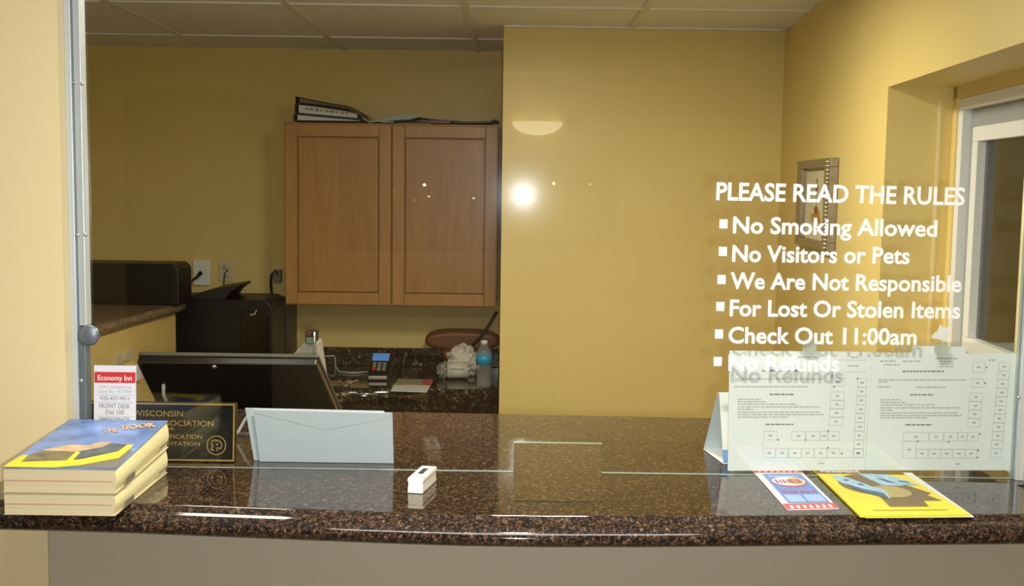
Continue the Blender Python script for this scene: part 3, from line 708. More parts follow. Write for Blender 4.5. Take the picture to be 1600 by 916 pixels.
q = MB(); q.tube([(bc.x - .045, 4.815, BZ + .038), (bc.x + .045, 4.82, BZ + .040)], .036, BAGM, 20); q.build('paper_roll', t)
q = MB(); q.box((bc.x - .03, 4.778, BZ + .048), (bc.x + .03, 4.7835, BZ + .051), GREYP); q.build('roll_seam', t)
q = MB(); crumple(q, (bc.x - .062, 4.83, BZ + .034), (.028, .03, .034), mat('bag_print', (150, 146, 132), .5, noise=.5, nscale=60), 8.1, .5, 3); q.build('printed_corner', t)
# brown handbag
hb = PY(712, 530, 5.03)
t = thing('handbag', 'brown leather handbag leaning on the back wall behind the white plastic bag', 'handbag', (hb.x, 5.03, BZ))
zb_ = PY(712, 515, 5.03).z; xl_ = PY(665, 535, 5.03).x; xr_ = -.055
n_ = 40; cxm = (xl_ + xr_) / 2; hw = (xr_ - xl_) / 2; zlo = PY(690, 549, 4.98).z; zc = (zlo + zb_) / 2; hz = (zb_ - zlo) / 2
sh_ = [(cxm + hw * math.copysign(abs(math.cos(a)) ** .7, math.cos(a)), zc + hz * math.copysign(abs(math.sin(a)) ** .8, math.sin(a))) for a in [2 * math.pi * k / n_ for k in range(n_)]]
q = MB(); q.hexa([(x, 4.98, z) for x, z in sh_], [(x, 5.10, z) for x, z in sh_], LEATHER); q.build('body', t, .02, 4)
q = MB(); xa_, xb_ = PY(698, 560, 5.0).x, PY(752, 560, 5.0).x; q.hexa([(xa_, 5.0, BZ + .0005), (xb_, 5.0, BZ + .0005), (xb_, 5.09, BZ + .0005), (xa_, 5.09, BZ + .0005)], [(xa_ - .03, 4.99, zlo + .02), (xb_ + .01, 4.99, zlo + .02), (xb_ + .01, 5.095, zlo + .02), (xa_ - .03, 5.095, zlo + .02)], LEATHER); q.build('lower_pouch', t, .012, 3)
q = MB(); q.tube([PY(738, 540, 4.975), PY(750, 528, 4.97), PY(762, 512, 4.97), PY(771, 497, 4.97), PY(776, 488, 5.0)], .007, STRAP, 8); q.build('strap', t)
# water bottle
bb = PZ(755, 611, BZ); bb.y = max(bb.y, 4.61)
bh = PY(755, 532, bb.y).z - BZ; k = bh / .205
t = thing('water_bottle', 'clear water bottle with blue label and white cap by the partition edge', 'bottle', (bb.x, bb.y, BZ))
R_ = .033
q = MB(); q.lathe((bb.x, bb.y, BZ), [(.024, .001), (R_, .006), (R_, .03 * k), (R_ * .9, .045 * k), (R_, .06 * k), (R_ * .9, .075 * k), (R_, .09 * k), (R_, .150 * k), (R_ * .8, .168 * k), (.014, .186 * k), (.0125, .190 * k)], PET); q.build('bottle_body', t)
q = MB(); q.lathe((bb.x, bb.y, BZ), [(R_ + .0006, .103 * k), (R_ + .0006, .148 * k)], LABELB); q.build('label', t)
q = MB(); q.lathe((bb.x, bb.y, BZ), [(.0145, .188 * k), (.0145, .203 * k), (.012, .205 * k)], WHITE); q.build('cap', t)
# keys with coloured tags
kc = PZ(541, 603, BZ)
t = thing('key_bunch', 'bunch of keys with coloured tags on the back counter beside the monitor', 'keys', (kc.x, kc.y, BZ))
cols = [mat('key_green', (120, 176, 84), .4), mat('key_red', (176, 84, 60), .4), mat('key_pink', (206, 170, 150), .4), SCREWM, GOLD]
q = MB(); q.tube([kc + Vector((.018 * math.cos(a), .018 * math.sin(a), .004)) for a in [2 * math.pi * j / 12 for j in range(12)]] + [kc + Vector((.018, 0, .004))], .0018, SCREWM, 6); q.build('key_ring', t)
for j, (dx, dy, an) in enumerate(((-.04, .0, 2.6), (-.022, .028, 2.0), (.012, .016, .8), (.045, -.01, -.2), (-.03, -.024, 3.6), (.01, -.026, -1.2))):
    q = MB(); f2 = Fr((kc.x + dx, kc.y + dy, BZ + .003 + .004 * j), (math.cos(an), math.sin(an), .1), (-math.sin(an), math.cos(an), .25))
    m_ = cols[j % 5]; q.slab(f2, [(.012 * math.cos(a), .012 * math.sin(a)) for a in [2 * math.pi * i_ / 10 for i_ in range(10)]], 0, .003, m_); q.slab(f2, [(.01, -.003), (.045, -.003), (.045, .003), (.01, .003)], 0, .002, SCREWM if j % 2 else m_)
    q.build('key', t)
q = MB(); q.tube([PY(500, 557, BY - .03), PY(522, 556, BY - .03), PY(524, 560, BY - .03), PY(524, 572, BY - .03)] + [PZ(530, 581, BZ + .005), PZ(550, 583, BZ + .005), PZ(578, 581, BZ + .005)], .004, CORDM, 8)
tag(q.build('beige_cable'), 'beige cable running down the backsplash to the small card machine', 'cable')

# ------------------------------------------------------------------ plaque behind the glass
pb = 1.915
PFm = Fr(Vector((0, pb, TOP + .001)), (1, 0, 0), (0, .10, 1))
u0, v1 = PFm.px(140, 628); u1, _ = PFm.px(368, 672); v1b = PFm.px(368, 629)[1]; v1 = (v1 + v1b) / 2
t = thing('award_plaque', 'black certificate plaque with gold border and gold lettering behind the phone books', 'plaque', PFm.p((u0 + u1) / 2, 0))
q = MB(); q.slab(PFm, [(u0, 0), (u1, 0), (u1, v1), (u0, v1)], -.012, 0, PLAQ); q.build('board', t, .001)
q = MB(); q.frame(PFm, u0 + .0015, .0015, u1 - .0015, v1 - .0015, .0028, .0004, GOLD); q.build('gold_border', t)
q = MB(); q.slab(PFm, [((u0 + u1) / 2 - .03, .001), ((u0 + u1) / 2 + .03, .001), ((u0 + u1) / 2 + .015, v1 * .7), ((u0 + u1) / 2 - .015, v1 * .7)], -.014, -.0122, BLACK)
q.build('back_support', t)
q = MB()
def ptext(s, x0, x1, y, cap, m=GOLD, mb=None, fr=None, w=.0005, bold=0):
    fr = fr or PFm; a = fr.px(x0, y); b = fr.px(x1, y); (mb or q).text(fr, s, a[0], a[1], cap / F * 1.91, w, m, b[0] - a[0], bold)
ptext('WISCONSIN', 208, 286, 650, 9); ptext('INNKEEPERS ASSOCIATION', 160, 334, 664, 8.5)
ptext('FOR', 252, 273, 672, 4); ptext('CERTIFICATION', 236, 316, 685, 6.5); ptext('INVITATION', 250, 312, 696, 6)
q.build('gold_lettering', t)
q = MB(); cu, cv = PFm.px(338, 696)
def ringpoly(fr, cu, cv, r0, r1, w, m, n=24):
    for k in range(n):
        a, b = 2 * math.pi * k / n, 2 * math.pi * (k + 1) / n
        q.poly(fr, [(cu + r0 * math.cos(a), cv + r0 * math.sin(a)), (cu + r1 * math.cos(a), cv + r1 * math.sin(a)), (cu + r1 * math.cos(b), cv + r1 * math.sin(b)), (cu + r0 * math.cos(b), cv + r0 * math.sin(b))], w, m)
ringpoly(PFm, cu, cv, .0155, .0172, .0005, GOLD)
for pts in ([(-.009, .006), (-.004, .009), (.004, .008), (.010, .003), (.008, -.006), (.002, -.004), (.001, -.010)], [(-.009, .004), (-.006, -.002), (-.009, -.007), (-.004, -.009)], [(.0, .003), (.003, .0)]):
    for a, b in zip(pts, pts[1:]): q.line(PFm, (cu + a[0], cv + a[1]), (cu + b[0], cv + b[1]), .0018, .0005, GOLD)
q.build('gold_seal', t)

# ------------------------------------------------------------------ envelopes behind the glass
def envelope(label, quad, yb, yt, flap):
    pts = []
    for (x, y, Y) in ((quad[0][0], quad[0][1], yt), (quad[1][0], quad[1][1], yt), (quad[2][0], quad[2][1], yb), (quad[3][0], quad[3][1], yb)): pts.append(PY(x, y, Y))
    pts[2].z = pts[3].z = TOP + .0008
    EF = Fr(pts[3], pts[2] - pts[3], pts[0] - pts[3]); uv = [((p - EF.O).dot(EF.U), (p - EF.O).dot(EF.V)) for p in (pts[3], pts[2], pts[1], pts[0])]
    t = thing('envelope', label, 'envelope', (pts[3] + pts[2]) / 2)
    q = MB(); q.slab(EF, uv, -.0012, .0, PAPER2); q.build('envelope_body', t)
    if flap:
        a, b, c, d_ = uv[3], uv[2], EF.px(*flap[0]), None
        q = MB(); q.slab(EF, [(a[0] + .004, a[1] - .007), (a[0] + .10, c[1] + .006), c, (b[0] - .085, c[1] + .007), (b[0] - .004, b[1] - .009), (b[0] - .001, b[1] - .001), (a[0] + .001, a[1] - .001)], .0002, .0006, PAPER2); q.build('flap', t)
envelope('back white envelope sticking out to the left behind the front envelope', [(383, 638), (600, 643), (613, 722), (397, 717)], 1.932, 1.905, None)
envelope('front white envelope with flap, standing behind the glass at centre left', [(396, 640), (613, 646), (615, 724), (406, 720)], 1.924, 1.893, [(505, 672)])

# ------------------------------------------------------------------ white phone-number card before the glass
cb, ct = 1.862, 1.8735
tl = PY(147, 571, ct); tr = PY(209, 573, ct)
CFm = Fr(Vector((tl.x, cb, TOP + .0006)), (1, 0, 0), Vector((0, ct - cb, tl.z - TOP)))
u1, v1 = CFm.px(211, 572); cw = .071; v1 = CFm.px(150, 571)[1]
t = thing('phone_card', 'white card with red header band standing against the glass behind the phone books', 'card', CFm.p(cw / 2, 0))
q = MB(); q.slab(CFm, [(0, 0), (cw, 0), (cw, v1), (0, v1)], -.001, 0, mat('card_white', (222, 222, 228), .6)); q.build('card_sheet', t)
q = MB(); a = CFm.px(147, 581)[1]; b = CFm.px(147, 598)[1]; q.rect(CFm, .0008, b, cw - .0008, a, .0003, RED); hd_ = q.build('red_band', t)
q = MB()
def ct_(s, y, cap, wpx, m=INKD, bold=.0): v = CFm.px(180, y)[1]; q.text(CFm, s, cw / 2, v, cap / F * 1.87, .0006, m, wpx / F * 1.87, bold, 'C')
ct_('Economy Inn', 594.5, 8, 54, VINYL, .01); q.build('white_lettering', hd_)
q = MB()
ct_('1764 S. Ashland Ave', 607, 5, 52, INK); ct_('Green Bay, WI 54304', 614, 5, 54, INK); ct_('920-437-9011', 625.5, 6, 46, INKD)
ct_('FRONT DESK', 638, 7, 49); ct_('Dial 100', 647.5, 7, 29, INKD); ct_('EMERGENCY', 659.5, 7, 48, INKD, .01); ct_('Dial 911', 671, 7, 30)
for y in (617.5, 629, 651): v = CFm.px(180, y)[1]; q.rect(CFm, .004, v, cw - .004, v + .0005, .0006, INK)
q.build('printed_text', t)

# ------------------------------------------------------------------ phone books
def phone_book(label, x0, x1, y0, y1, z0, z1, cover, skew=0.):
    t = thing('phone_book', label, 'phone book', ((x0 + x1) / 2, (y0 + y1) / 2, z0))
    q = MB(); n = 10; i = q.mi(PAGES); j = q.mi(PAGESY)
    # block with a softly bowed fore-edge on the right
    sec = []
    for k in range(n + 1):
        f = k / n; b = .004 * math.sin(math.pi * f); sec.append((x1 - .002 + b - skew * (1 - f), z0 + .0012 + (z1 - z0 - .0024) * f))
    outl = [(x0, z1 - .0012), (x0, z0 + .0012)] + sec
    fs_ = q.hexa([(x, y0, z) for x, z in outl], [(x, y1, z) for x, z in outl], PAGES)
    for f in fs_:
        c = f.calc_center_median()
        if c.x > x1 - .02 and abs(c.y - (y0 + y1) / 2) < .02: f.material_index = j
    q.build('page_block', t)
    for nm, za in (('back_cover', z0 + .0001), ('front_cover', z1 - .0011)):
        q = MB(); q.box((x0 - .001, y0 - .001, za), (x1 + .001, y1 + .001, za + .001), PAGES if nm == 'back_cover' else (SKY if cover else PAGESY)); cv_ = q.build(nm, t)
    q = MB(); zz = z0 + (z1 - z0) * .48
    fr = Fr((x0, y0 - .0004, zz), (1, 0, 0), (0, 0, 1)); q.rect(fr, 0, -.0006, x1 - x0 - .004, .0008, 0, PINKL)
    q.build('page_stripe', t)
    q = MB(); fr = Fr((x1 + .0045, y0, z0), (0, 1, 0), (0, 0, 1)); hh = z1 - z0
    for a, b, c, d_, m in ((.03, .07, .12, .36, GREYS), (.19, .24, .30, .36, GREYS), (.10, .22, .46, .475, PINKL)):
        q.rect(fr, a, hh * c, b, hh * d_, 0.0005, m)
    q.build('edge_marks', t)
    return t, cv_
bx0, bx1, by0, by1 = -.734, -.572, 1.592, 1.838
bz1 = TOP + .0345; bz2 = TOP + .071
MB.warp = lambda c: Vector((c.x, c.y, TOP + (c.z - TOP) * (1 + .27 * max(0, c.y - by0) / (by1 - by0))))
phone_book('lower phone book of the pair on the left counter end', bx0, bx1 - .002, by0, by1, TOP + .0006, bz1, False)
t, cv_ = phone_book('upper phone book with blue and yellow picture cover on the left counter end', bx0 + .001, bx1 + .001, by0 - .002, by1 - .002, bz1 + .0004, bz2, True)
MB.warp = None
kr = (bz2 - TOP) * .27 * 1.0
KF = Fr((bx0, by0 - .002, bz2 + .0005), (1, 0, 0), (0, by1 - by0, kr)); bw_ = bx1 - bx0
def kpoly(px, w, m, mb=None): (mb or q).poly(KF, [(max(.0005, min(bw_ + .0008, u)), max(.0005, v)) for u, v in [KF.px(*p) for p in px]], w, m)
q = MB(); kpoly([(90, 732), (126, 727), (186, 715), (200, 703), (206, 706), (183, 732)], .0001, GREYS); q.build('grey_strip', cv_)
q = MB()
kpoly([(-1, 731.5), (40, 731.5), (84, 731.5), (126, 727), (185.5, 716), (210, 696), (199.5, 695), (184, 706), (126, 718), (105, 720), (33, 722), (44, 711.5), (35, 711.5), (-4, 724)], .0003, COVY)
kpoly([(104, 720), (113, 720), (126, 707), (119, 706)], .0004, COVY); q.build('yellow_band', cv_)
q = MB()
kpoly([(30, 722), (105, 720), (120, 705), (72, 703), (44, 711)], .0002, COVG); kpoly([(114, 719), (184, 706), (198, 695), (172, 692), (130, 703)], .0002, COVD)
kpoly([(66, 704), (88, 699), (112, 695), (140, 696), (152, 692), (176, 691), (160, 699), (120, 706)], .00025, COVS)
q.build('cover_photos', cv_)
q = MB()
def ktext(s_, x0, x1, y0, y1, cap, m, bold):
    a = Vector(KF.px(x0, y0)); b = Vector(KF.px(x1, y1)); d_ = b - a; q.text(KF, s_, a.x, a.y, cap, .0003, m, d_.length, bold, ang=math.atan2(d_.y, d_.x))
ktext('THE', 160, 185, 677, 675, .022, COVO, .02); ktext('BOOK', 192, 243, 672, 667, .026, COVO, .02); ktext('THE', 160.7, 185.7, 676.5, 674.5, .020, COVT, .0); ktext('BOOK', 192.7, 243.7, 671.5, 666.5, .024, COVT, .0)
q.build('cover_title', cv_)
q = MB(); kpoly([(228, 689), (232, 691), (266, 662), (258, 662)], .0003, COVO); q.build('orange_edge', cv_)
# ------------------------------------------------------------------ doorbell button
t = thing('doorbell_button', 'small ivory push button box with dark switch on the granite counter', 'bell', PZ(650, 771, TOP))
a = PZ(636.5, 771, TOP); b = PZ(660.5, 772.5, TOP); wv = (b - a).normalized(); lv = Vector((.20, 1, 0)).normalized()
w_ = (b - a).length; l_ = .082; hf = .024
BFm = Fr(a, wv, lv)
q = MB()
def bp(u, v, z): return a + wv * u + lv * v + Vector((0, 0, z))
q.hexa([bp(0, 0, .0005), bp(w_, 0, .0005), bp(w_, l_, .0005), bp(0, l_, .0005)], [bp(.001, .002, hf), bp(w_ - .001, .002, hf), bp(w_ - .001, l_, hf), bp(.001, l_, hf)], IVORY); q.build('case', t, .0012)
q = MB(); q.hexa([bp(-.0008, .001, hf * .78), bp(w_ + .0008, .001, hf * .78), bp(w_ + .0008, l_ + .001, hf * .78), bp(-.0008, l_ + .001, hf * .78)], [bp(.0, .002, hf + .0006), bp(w_, .002, hf + .0006), bp(w_, l_ + .001, hf + .0006), bp(.0, l_ + .001, hf + .0006)], IVORY); q.build('cover', t, .001)
q = MB(); q.hexa([bp(w_ * .34, .030, hf + .0006), bp(w_ * .66, .030, hf + .0006), bp(w_ * .66, .062, hf + .0006), bp(w_ * .34, .062, hf + .0006)], [bp(w_ * .34, .030, hf + .002), bp(w_ * .66, .030, hf + .002), bp(w_ * .66, .062, hf + .002), bp(w_ * .34, .062, hf + .002)], BLACK); q.build('push_button', t, .0004)

# ------------------------------------------------------------------ floor-plan notices, holder, suction cups, table tent
NB, NT = 1.8935, 1.9055
zt0 = PY(1250, 549, NT).z
NF = Fr(Vector((0, NB, TOP + .0006)), (1, 0, 0), Vector((0, NT - NB, zt0 - TOP)))
def notice(label, quad, org, sc, spec):
    uv = [NF.px(*p) for p in quad]; uv = [(u, max(v, 0)) for u, v in uv]
    t = thing('paper_notice', label, 'notice', NF.p((uv[2][0] + uv[3][0]) / 2, 0))
    q = MB(); q.slab(NF, uv, -.0006, 0, PAPER); q.build('sheet', t)
    q = MB(); rnd = random.Random(len(label))
    def c(x, y): return NF.px(org[0] + x / sc, org[1] + y / sc)
    for kind, *v in spec:
        if kind == 'w':                          # a line of small print: words as short dashes
            x0, x1, y, h, m = v; x = x0
            while x < x1:
                w = min(rnd.uniform(14, 44), x1 - x); a = c(x, y + h / 2); b = c(x + w, y - h / 2); q.rect(NF, a[0], a[1], b[0], b[1], .0003, m); x += w + 6
        elif kind == 't':
            x0, x1, y, h, s = v; a = c(x0, y + h / 2); b = c(x1, y + h / 2); q.text(NF, s, a[0], a[1], h / sc / F * 1.93, .0003, INKD, b[0] - a[0], .01)
        elif kind == 'b':                        # room box with its number
            x0, y0, x1, y1 = v[:4]; a = c(x0, y1); b = c(x1, y0); q.frame(NF, a[0], a[1], b[0], b[1], .0006, .0003, INK)
            xm_, ym_ = (x0 + x1) / 2, (y0 + y1) / 2; a = c(xm_ - 13, ym_ + 6); b = c(xm_ + 13, ym_ - 6); q.rect(NF, a[0], a[1], b[0], b[1], .0003, INK)
        elif kind == 'l':
            a = c(v[0], v[1]); b = c(v[2], v[3]); q.line(NF, a, b, .0006, .0003, INK)
        elif kind == 'd':
            a = c(v[0] - 6, v[1] + 6); b = c(v[0] + 6, v[1] - 6); q.rect(NF, a[0], a[1], b[0], b[1], .0003, INKD)
    q.build('floor_plan_print', t)
L1 = [('t', 650, 810, 80, 16, 'Economy Inn'), ('w', 1055, 1100, 85, 10, INK), ('l', 960, 105, 1165, 105), ('l', 1000, 190, 1165, 190), ('w', 1025, 1105, 146, 10, INK), ('w', 415, 710, 181, 10, INKD),
      ('w', 220, 840, 240, 8, INK), ('w', 220, 275, 255, 8, INK), ('w', 215, 745, 295, 8, INK), ('w', 470, 640, 350, 10, INKD)]
L1 += [('w', 240, e, y, 8, INK) for e, y in ((410, 385), (440, 403), (665, 420), (840, 440), (350, 457), (830, 478), (855, 495), (605, 513))] + [('w', 440, 640, 565, 9, INKD), ('w', 820, 860, 843, 9, INK)]
L1 += [('b', 905 , 232, 1010, 290)] + [('b', 905 - k * 4, 332 + k * 61, 1005 - k * 3, 391 + k * 61) for k in range(4)] + [('b', 1098 - k * 4, 235 + k * 63, 1165 - k * 3, 298 + k * 63) for k in range(9)]
L1 += [('b', 425, 612, 525, 676), ('b', 625, 615, 727, 680), ('b', 727, 615, 832, 680), ('b', 832, 615, 885, 680), ('b', 885, 615, 970, 680), ('l', 422, 676, 420, 740)]
L1 += [('b', 420 + k * 92, 737, 512 + k * 92, 803) for k in range(6)] + [('b', 1065, 740, 1140, 803), ('l', 972, 803, 1065, 803)] + [('d', x, y) for x, y in ((530, 676), (727, 676), (888, 612), (885, 733), (985, 773), (1098, 238), (915, 218), (930, 296))]
notice('left white printed floor plan notice behind the glass, under the lowest rule', [(1140, 548), (1363, 550), (1351, 735), (1137, 736)], (1100, 540), 4.58, L1)
L2 = [('t', 565, 712, 90, 16, 'Economy Inn'), ('w', 585, 690, 115, 8, INK), ('w', 585, 690, 132, 8, INK), ('w', 580, 690, 150, 8, INK), ('w', 190, 275, 112, 9, INK), ('w', 320, 450, 112, 9, INK), ('w', 185, 300, 138, 9, INK), ('d', 172, 113),
      ('w', 320, 625, 185, 10, INKD), ('w', 145, 780, 246, 8, INK), ('w', 150, 220, 262, 8, INK), ('w', 140, 235, 297, 8, INK), ('w', 420, 630, 299, 9, INK), ('w', 375, 545, 353, 9, INKD)]
L2 += [('w', 162, e, y, 8, INK) for e, y in ((310, 388), (350, 407), (555, 425), (735, 446), (250, 464), (715, 484), (745, 502), (500, 518))] + [('w', 340, 535, 568, 9, INKD), ('w', 700, 735, 848, 9, INK), ('w', 935, 990, 105, 12, INK)]
L2 += [('b', 820, 118, 912, 195), ('b', 812, 240, 905, 300)] + [('b', 800 - k * 5, 340 + k * 61, 895 - k * 5, 400 + k * 61) for k in range(4)] + [('b', 1008 - k * 6, 120 + k * 62, 1092 - k * 6, 182 + k * 62) for k in range(11)]
L2 += [('b', 325, 622, 510, 685), ('b', 510, 622, 615, 685), ('b', 615, 622, 715, 685), ('b', 715, 622, 785, 685), ('b', 785, 622, 865, 685), ('b', 318, 685, 418, 806)] + [('b', 418 + k * 88, 742, 502 + k * 88, 806) for k in range(5)]
L2 += [('d', x, y) for x, y in ((922, 155), (912, 271), (430, 686), (650, 690), (876, 634), (862, 752), (857, 802))] + [('l', 418, 742, 862, 742)]
notice('right white printed floor plan notice behind the glass, next to the right frame', [(1363.4, 551), (1425, 551), (1426, 541), (1508, 542), (1509, 552), (1590, 553), (1580, 735), (1351.5, 735)], (1340, 540), 4.58, L2)
q = MB(); uv = [NF.px(*p) for p in ((1400, 535), (1589, 536), (1581, 736), (1398, 736))]; uv = [(u, max(v, 0)) for u, v in uv]
q.slab(NF, uv, -.004, -.0015, ACRY); tag(q.build('acrylic_holder'), 'clear acrylic sheet backing the right floor plan notice', 'holder')
def suction_cup(label, x, y):
    c = PY(x, y, GY + .006); t = thing('suction_cup', label, 'suction cup', (c.x, GY + .0058, c.z - .012))
    q = MB(); q.lathe((c.x, GY + .0056, c.z), [(.0125, 0), (.012, .002), (.006, .006), (.005, .010), (.0005, .0105)], CUP, 20, (0, 1, 0)); q.build('cup', t)
    q = MB(); q.tube([(c.x, GY + .012, c.z), (c.x + .001, GY + .020, c.z - .004), (c.x + .001, GY + .034, c.z - .010)], .0022, CUP); q.build('hook', t)
suction_cup('clear suction cup on the glass above the left floor plan notice', 1265, 543)
suction_cup('clear suction cup on the glass above the right floor plan notice', 1471, 546)
SFm = Fr((0, GY + .0065, TOP), (1, 0, 0), (0, 0, 1))
q = MB(); q.slab(SFm, [SFm.px(*p) for p in ((1469, 507), (1475, 513), (1481, 511), (1480, 534), (1474, 532), (1455, 528), (1461, 520), (1465, 519))], -.0006, .0004, VINYL)
tag(q.build('paper_scrap'), 'torn white paper scrap stuck on the glass over the right suction cup', 'paper')
# folded table tent
a = PZ(1099, 726, TOP + .001); apex = PY(1122, 614, 2.00); f0 = PZ(1128, 737, TOP + .001)
t = thing('table_tent', 'folded white paper tent standing left of the floor plan notices', 'sign', (a + f0) / 2)
ax = Vector((.18, .12, 0))
def tent_face(p, q_, m, name, wv2, th=.001):
    n = (q_ - p).cross(wv2).normalized() * th; mb = MB(); mb.hexa([p, p + wv2, q_ + wv2, q_], [p + n, p + wv2 + n, q_ + wv2 + n, q_ + n], m); return mb.build(name, t)
bk = PZ(1101, 708, TOP + .001); bk = Vector((bk.x, bk.y, TOP + .001)); fx = Vector((f0.x, 1.945, TOP + .001)); apx = Vector((PY(1122, 614, 1.99).x, 1.99, PY(1122, 614, 1.99).z))
wv3 = Vector((.14, .03, 0))
tent_face(Vector((PY(1130, 735, 1.95).x, 1.95, TOP + .001)), apx + Vector((.002, 0, 0)), PAPER, 'front_flap', wv3)
tent_face(Vector((PY(1099, 712, 2.06).x, 2.06, TOP + .001)), apx, PAPER2, 'back_flap', wv3)
q = MB(); p1 = Vector((PY(1130, 735, 1.95).x, 1.95, TOP + .001)); p2 = Vector((PY(1099, 712, 2.06).x, 2.06, TOP + .001)); up_ = Vector((0, 0, .0012))
q.hexa([p1, p1 + wv3, p2 + wv3, p2], [p1 + up_, p1 + wv3 + up_, p2 + wv3 + up_, p2 + up_], PAPER); q.build('bottom_flap', t)
c1 = p1 + (apx - p1) * .02; c2 = p1 + (apx - p1) * .20
q = MB(); nv = Vector((0, -.0012, 0)); q.face([c1 + nv, c1 + Vector((.014, .003, 0)) + nv, c2 + Vector((.014, .003, 0)) + nv, c2 + nv], mat('tent_blue', (110, 160, 210), .5)); q.build('blue_print', t)

# ------------------------------------------------------------------ leaflets on the counter
def leaflet(name, label, cat, quad, z, m, th):
    P_ = [PZ(x, y, z) for x, y in quad]
    t = thing(name, label, cat, (sum((p.x for p in P_)) / 4, sum((p.y for p in P_)) / 4, z))
    q = MB(); q.hexa([(p.x, p.y, z) for p in P_], [(p.x, p.y, z + th) for p in P_], m); q.build('sheet', t)
    TLp, TRp, BRp, BLp = P_
    def bi(u, v, w=.0003): return TLp * (1 - u) * (1 - v) + TRp * u * (1 - v) + BRp * u * v + BLp * (1 - u) * v + Vector((0, 0, th + w))
    return t, bi
def bpoly(mb, bi, pts, m, w=.0003): mb.face([bi(u, v, w) for u, v in pts], m)
def ell(cu, cv, ru, rv, n=28, a0=0, a1=2 * math.pi): return [(cu + ru * math.cos(a0 + (a1 - a0) * k / n), cv + rv * math.sin(a0 + (a1 - a0) * k / n)) for k in range(n if a1 - a0 > 6.2 else n + 1)]
t, bi = leaflet('leaflet', 'narrow blue leaflet with red striped ends lying on the counter under the notices', 'leaflet', [(1176, 737), (1251, 737), (1311, 796), (1230, 798)], TOP + .0006, LWHITE, .0015)
q = MB(); bpoly(q, bi, [(.13, .10), (.93, .10), (.94, .86), (.13, .86)], LBLUE); q.build('blue_panel', t)
for a_, b_ in ((.87, 1), (0, .06)):
    q = MB(); bpoly(q, bi, [(0, a_), (1, a_), (1, b_), (0, b_)], LRED, .0004)
    for k in range(7):
        x = .10 + k * .125; va, vb = a_ + (b_ - a_) * .35, a_ + (b_ - a_) * .88; bpoly(q, bi, [(x, va), (x + .06, va), (x + .05, vb), (x - .01, vb)], LWHITE, .0006)
    q.build('striped_end', t)
q = MB(); bpoly(q, bi, ell(.53, .32, .36, .14), LRED, .0005); bpoly(q, bi, ell(.53, .31, .33, .12), LWHITE, .0006); bpoly(q, bi, ell(.66, .31, .16, .08), COVO, .0007)
for k in range(7):
    x = .26 + k * .075; bpoly(q, bi, [(x, .27 + .02 * (k % 2)), (x + .04, .26), (x + .05, .36), (x + .01, .37)], LRED if k % 2 else BLUEP, .0008)
q.build('badge_print', t)
for x0, x1 in ((.18, .50), (.55, .90)):
    q = MB(); bpoly(q, bi, [(x0, .66), (x1, .66), (x1, .83), (x0, .83)], LBLUE2, .0005); q.build('pale_box', t)
q = MB()
for k in range(6): x = .2 + k * .12; bpoly(q, bi, [(x, .56), (x + .08, .56), (x + .08, .61), (x, .61)], PINK, .0005)
bpoly(q, bi, [(.2, .15), (.85, .15), (.85, .19), (.2, .19)], LBLUE2, .0005); q.build('leaflet_lettering', t)

t, bi = leaflet('back_sheet', 'white sheet peeping out from under the yellow magazine', 'paper', [(1282, 738.5), (1424, 739.5), (1522, 808.5), (1352, 810)], TOP + .0004, PAPER, .001)
t, bi = leaflet('magazine', 'yellow magazine with brown and icy blue cover picture lying on the counter at right', 'magazine', [(1270, 736), (1404, 738), (1516, 807), (1344, 809)], TOP + .0016, FLY, .003)
q = MB(); bpoly(q, bi, [(0, 0), (1, 0), (1, .11), (0, .11)], FLYB); mh = q.build('masthead', t)
TLp = bi(0.06, .075, .0006); KFm = Fr(TLp, bi(1, .075, .0006) - TLp, bi(0.06, 0, .0006) - TLp)
q = MB(); q.text(KFm, 'Packerland', 0, -.002, .017, 0, LWHITE, .066, .03); q.build('white_title', mh)
q = MB()
bpoly(q, bi, ell(.46, .36, .34, .24) , FLYB, .0003)
bpoly(q, bi, [(.40, .40), (.78, .30), (.95, .56), (.88, .60), (.94, .72), (.76, .72), (.73, .84), (.36, .84), (.38, .66)], FLYB, .00032)
bpoly(q, bi, ell(.56, .52, .20, .13), FLYT, .0005); q.build('brown_picture', t)
q = MB()
bpoly(q, bi, [(.13, .18), (.18, .14), (.30, .22), (.44, .42), (.52, .48), (.47, .68), (.40, .64), (.24, .46), (.14, .30)], FLYC, .0006)
bpoly(q, bi, [(.46, .10), (.78, .12), (.92, .30), (.96, .38), (.84, .36), (.74, .40), (.56, .38)], FLYC, .0006); q.build('ice_blue_heads', t)
q = MB()
bpoly(q, bi, [(.18, .34), (.30, .46), (.46, .56), (.45, .68), (.34, .60), (.22, .46)], FLYN, .0008); bpoly(q, bi, [(.60, .20), (.68, .24), (.74, .34), (.66, .32)], FLYN, .0008); bpoly(q, bi, [(.80, .26), (.90, .30), (.88, .33), (.80, .30)], FLYN, .0008)
bpoly(q, bi, ell(.24, .27, .03, .02), FLYN, .0008); bpoly(q, bi, ell(.34, .37, .035, .02), FLYN, .0008); q.build('navy_shading', t)
q = MB(); bpoly(q, bi, [(.16, .905), (.86, .905), (.86, .915), (.16, .915)], FLYB, .0004); q.build('small_print', t)

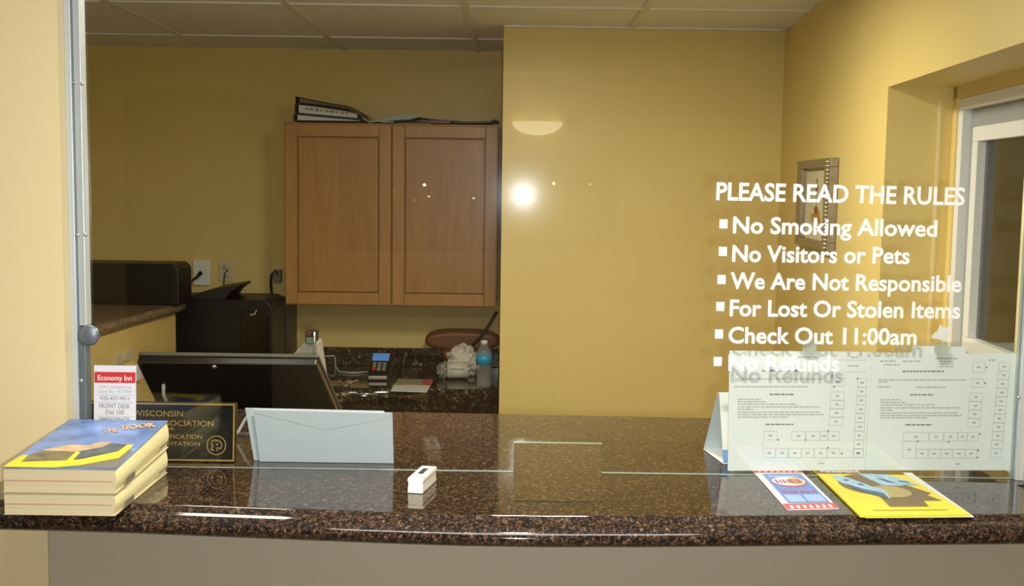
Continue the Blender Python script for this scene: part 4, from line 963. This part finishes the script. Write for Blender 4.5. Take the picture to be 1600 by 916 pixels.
# ------------------------------------------------------------------ lamps: lobby sconce, lobby and office ceiling fixtures
sy = -2.5
def mirror_at(x, y, Y): q_ = PY(x, y, 2 * GY - Y); return Vector((q_.x, Y, q_.z))
sp_ = mirror_at(840, 190, sy + .06)
t = thing('wall_sconce', 'glowing half bowl wall lamp on the lobby wall mirrored in the glass', 'lamp', (sp_.x, sy, sp_.z - .08))
q = MB(); i = q.mi(SHADE); n_ = 20; rr = []
for k in range(9):
    a = math.pi / 2 * k / 8; r_ = .14 * math.cos(a); z_ = -.072 * math.sin(a)
    rr.append([q.b.verts.new((sp_.x + r_ * math.cos(math.pi * j / n_), sy + .002 + max(r_, .002) * .75 * math.sin(math.pi * j / n_), sp_.z + z_)) for j in range(n_ + 1)])
for A_, B_ in zip(rr, rr[1:]):
    for j in range(n_): f = q.b.faces.new((A_[j], A_[j + 1], B_[j + 1], B_[j])); f.material_index = i; f.smooth = True
q.build('glass_bowl', t)
box('wall_bracket', (sp_.x - .03, sy + .0005, sp_.z - .05), (sp_.x + .03, sy + .01, sp_.z + .02), ALU, t)
for px, py, col_, es, r_, lb in ((663, 289, (255, 250, 240), 26, .024, 'bright white street lamp far outside the lobby window'), (670, 307, (255, 214, 120), 12, .018, 'small yellow street lamp just below the bright white one outside'), (740, 310, (255, 220, 130), 12, .018, 'yellow street lamp mirrored near the right edge of the maple cabinet'),
        (648, 313, (255, 110, 60), 5, .016, 'dim red lamp left of the yellow street lamps outside'), (615, 298, (255, 150, 60), 4, .016, 'dim orange lamp mirrored at the gap of the cabinet doors'), (865, 287, (255, 226, 150), 22, .024, 'warm bright street lamp mirrored on the yellow partition'), (922, 288, (255, 214, 130), 6, .02, 'warm faint street lamp mirrored right of the warm bright one')):
    c = mirror_at(px, py, -12.0); t = thing('street_lamp', lb, 'street lamp', (c.x, -12.0, -.02), 'street lamps outside the lobby window')
    q = MB(); q.tube([(c.x, -12.03 - r_, -.019), (c.x, -12.03 - r_, c.z + .05)], .012, BLACK); q.build('pole', t)
    q = MB(); q.lathe((c.x, -12.0, c.z - r_), [(.001, 0), (r_ * .8, r_ * .4), (r_, r_), (r_ * .8, r_ * 1.6), (.001, r_ * 2)], mat('lamp_glow_%d' % px, col_, .5, emit=col_, estr=es), 12); q.build('lamp_globe', t)
    q = MB(); q.tube([(c.x, -12.03 - r_, c.z + .04), (c.x, -12.0, c.z + r_ + .002)], .005, BLACK); q.build('lamp_arm', t)
def ceiling_fixture(name, label, x, y, sx, sy_, zb):
    t = thing(name, label, 'ceiling light', (x, y, zb))
    q = MB(); hx, hy = sx / 2 + .03, sy_ / 2 + .03
    q.box((x - hx, y - hy, zb), (x - sx / 2, y + hy, CZ - .0005), UPVC); q.box((x + sx / 2, y - hy, zb), (x + hx, y + hy, CZ - .0005), UPVC)
    q.box((x - sx / 2, y - hy, zb), (x + sx / 2, y - sy_ / 2, CZ - .0005), UPVC); q.box((x - sx / 2, y + sy_ / 2, zb), (x + sx / 2, y + hy, CZ - .0005), UPVC)
    q.build('housing', t)
ceiling_fixture('ceiling_lamp', 'ceiling lamp in the middle of the office ceiling before the yellow partition', .10, 2.80, .30, .47, 2.12)
ceiling_fixture('ceiling_lamp', 'added ceiling lamp above the black monitor to brighten the half wall', -.75, 2.25, .30, .47, 2.12)
ceiling_fixture('ceiling_lamp', 'small square ceiling lamp over the lobby side of the counter', .03, .98, .12, .12, 2.115)
ceiling_fixture('ceiling_lamp', 'long tube ceiling lamp across the lobby before the counter', .0, .70, 1.34, .26, 2.115)
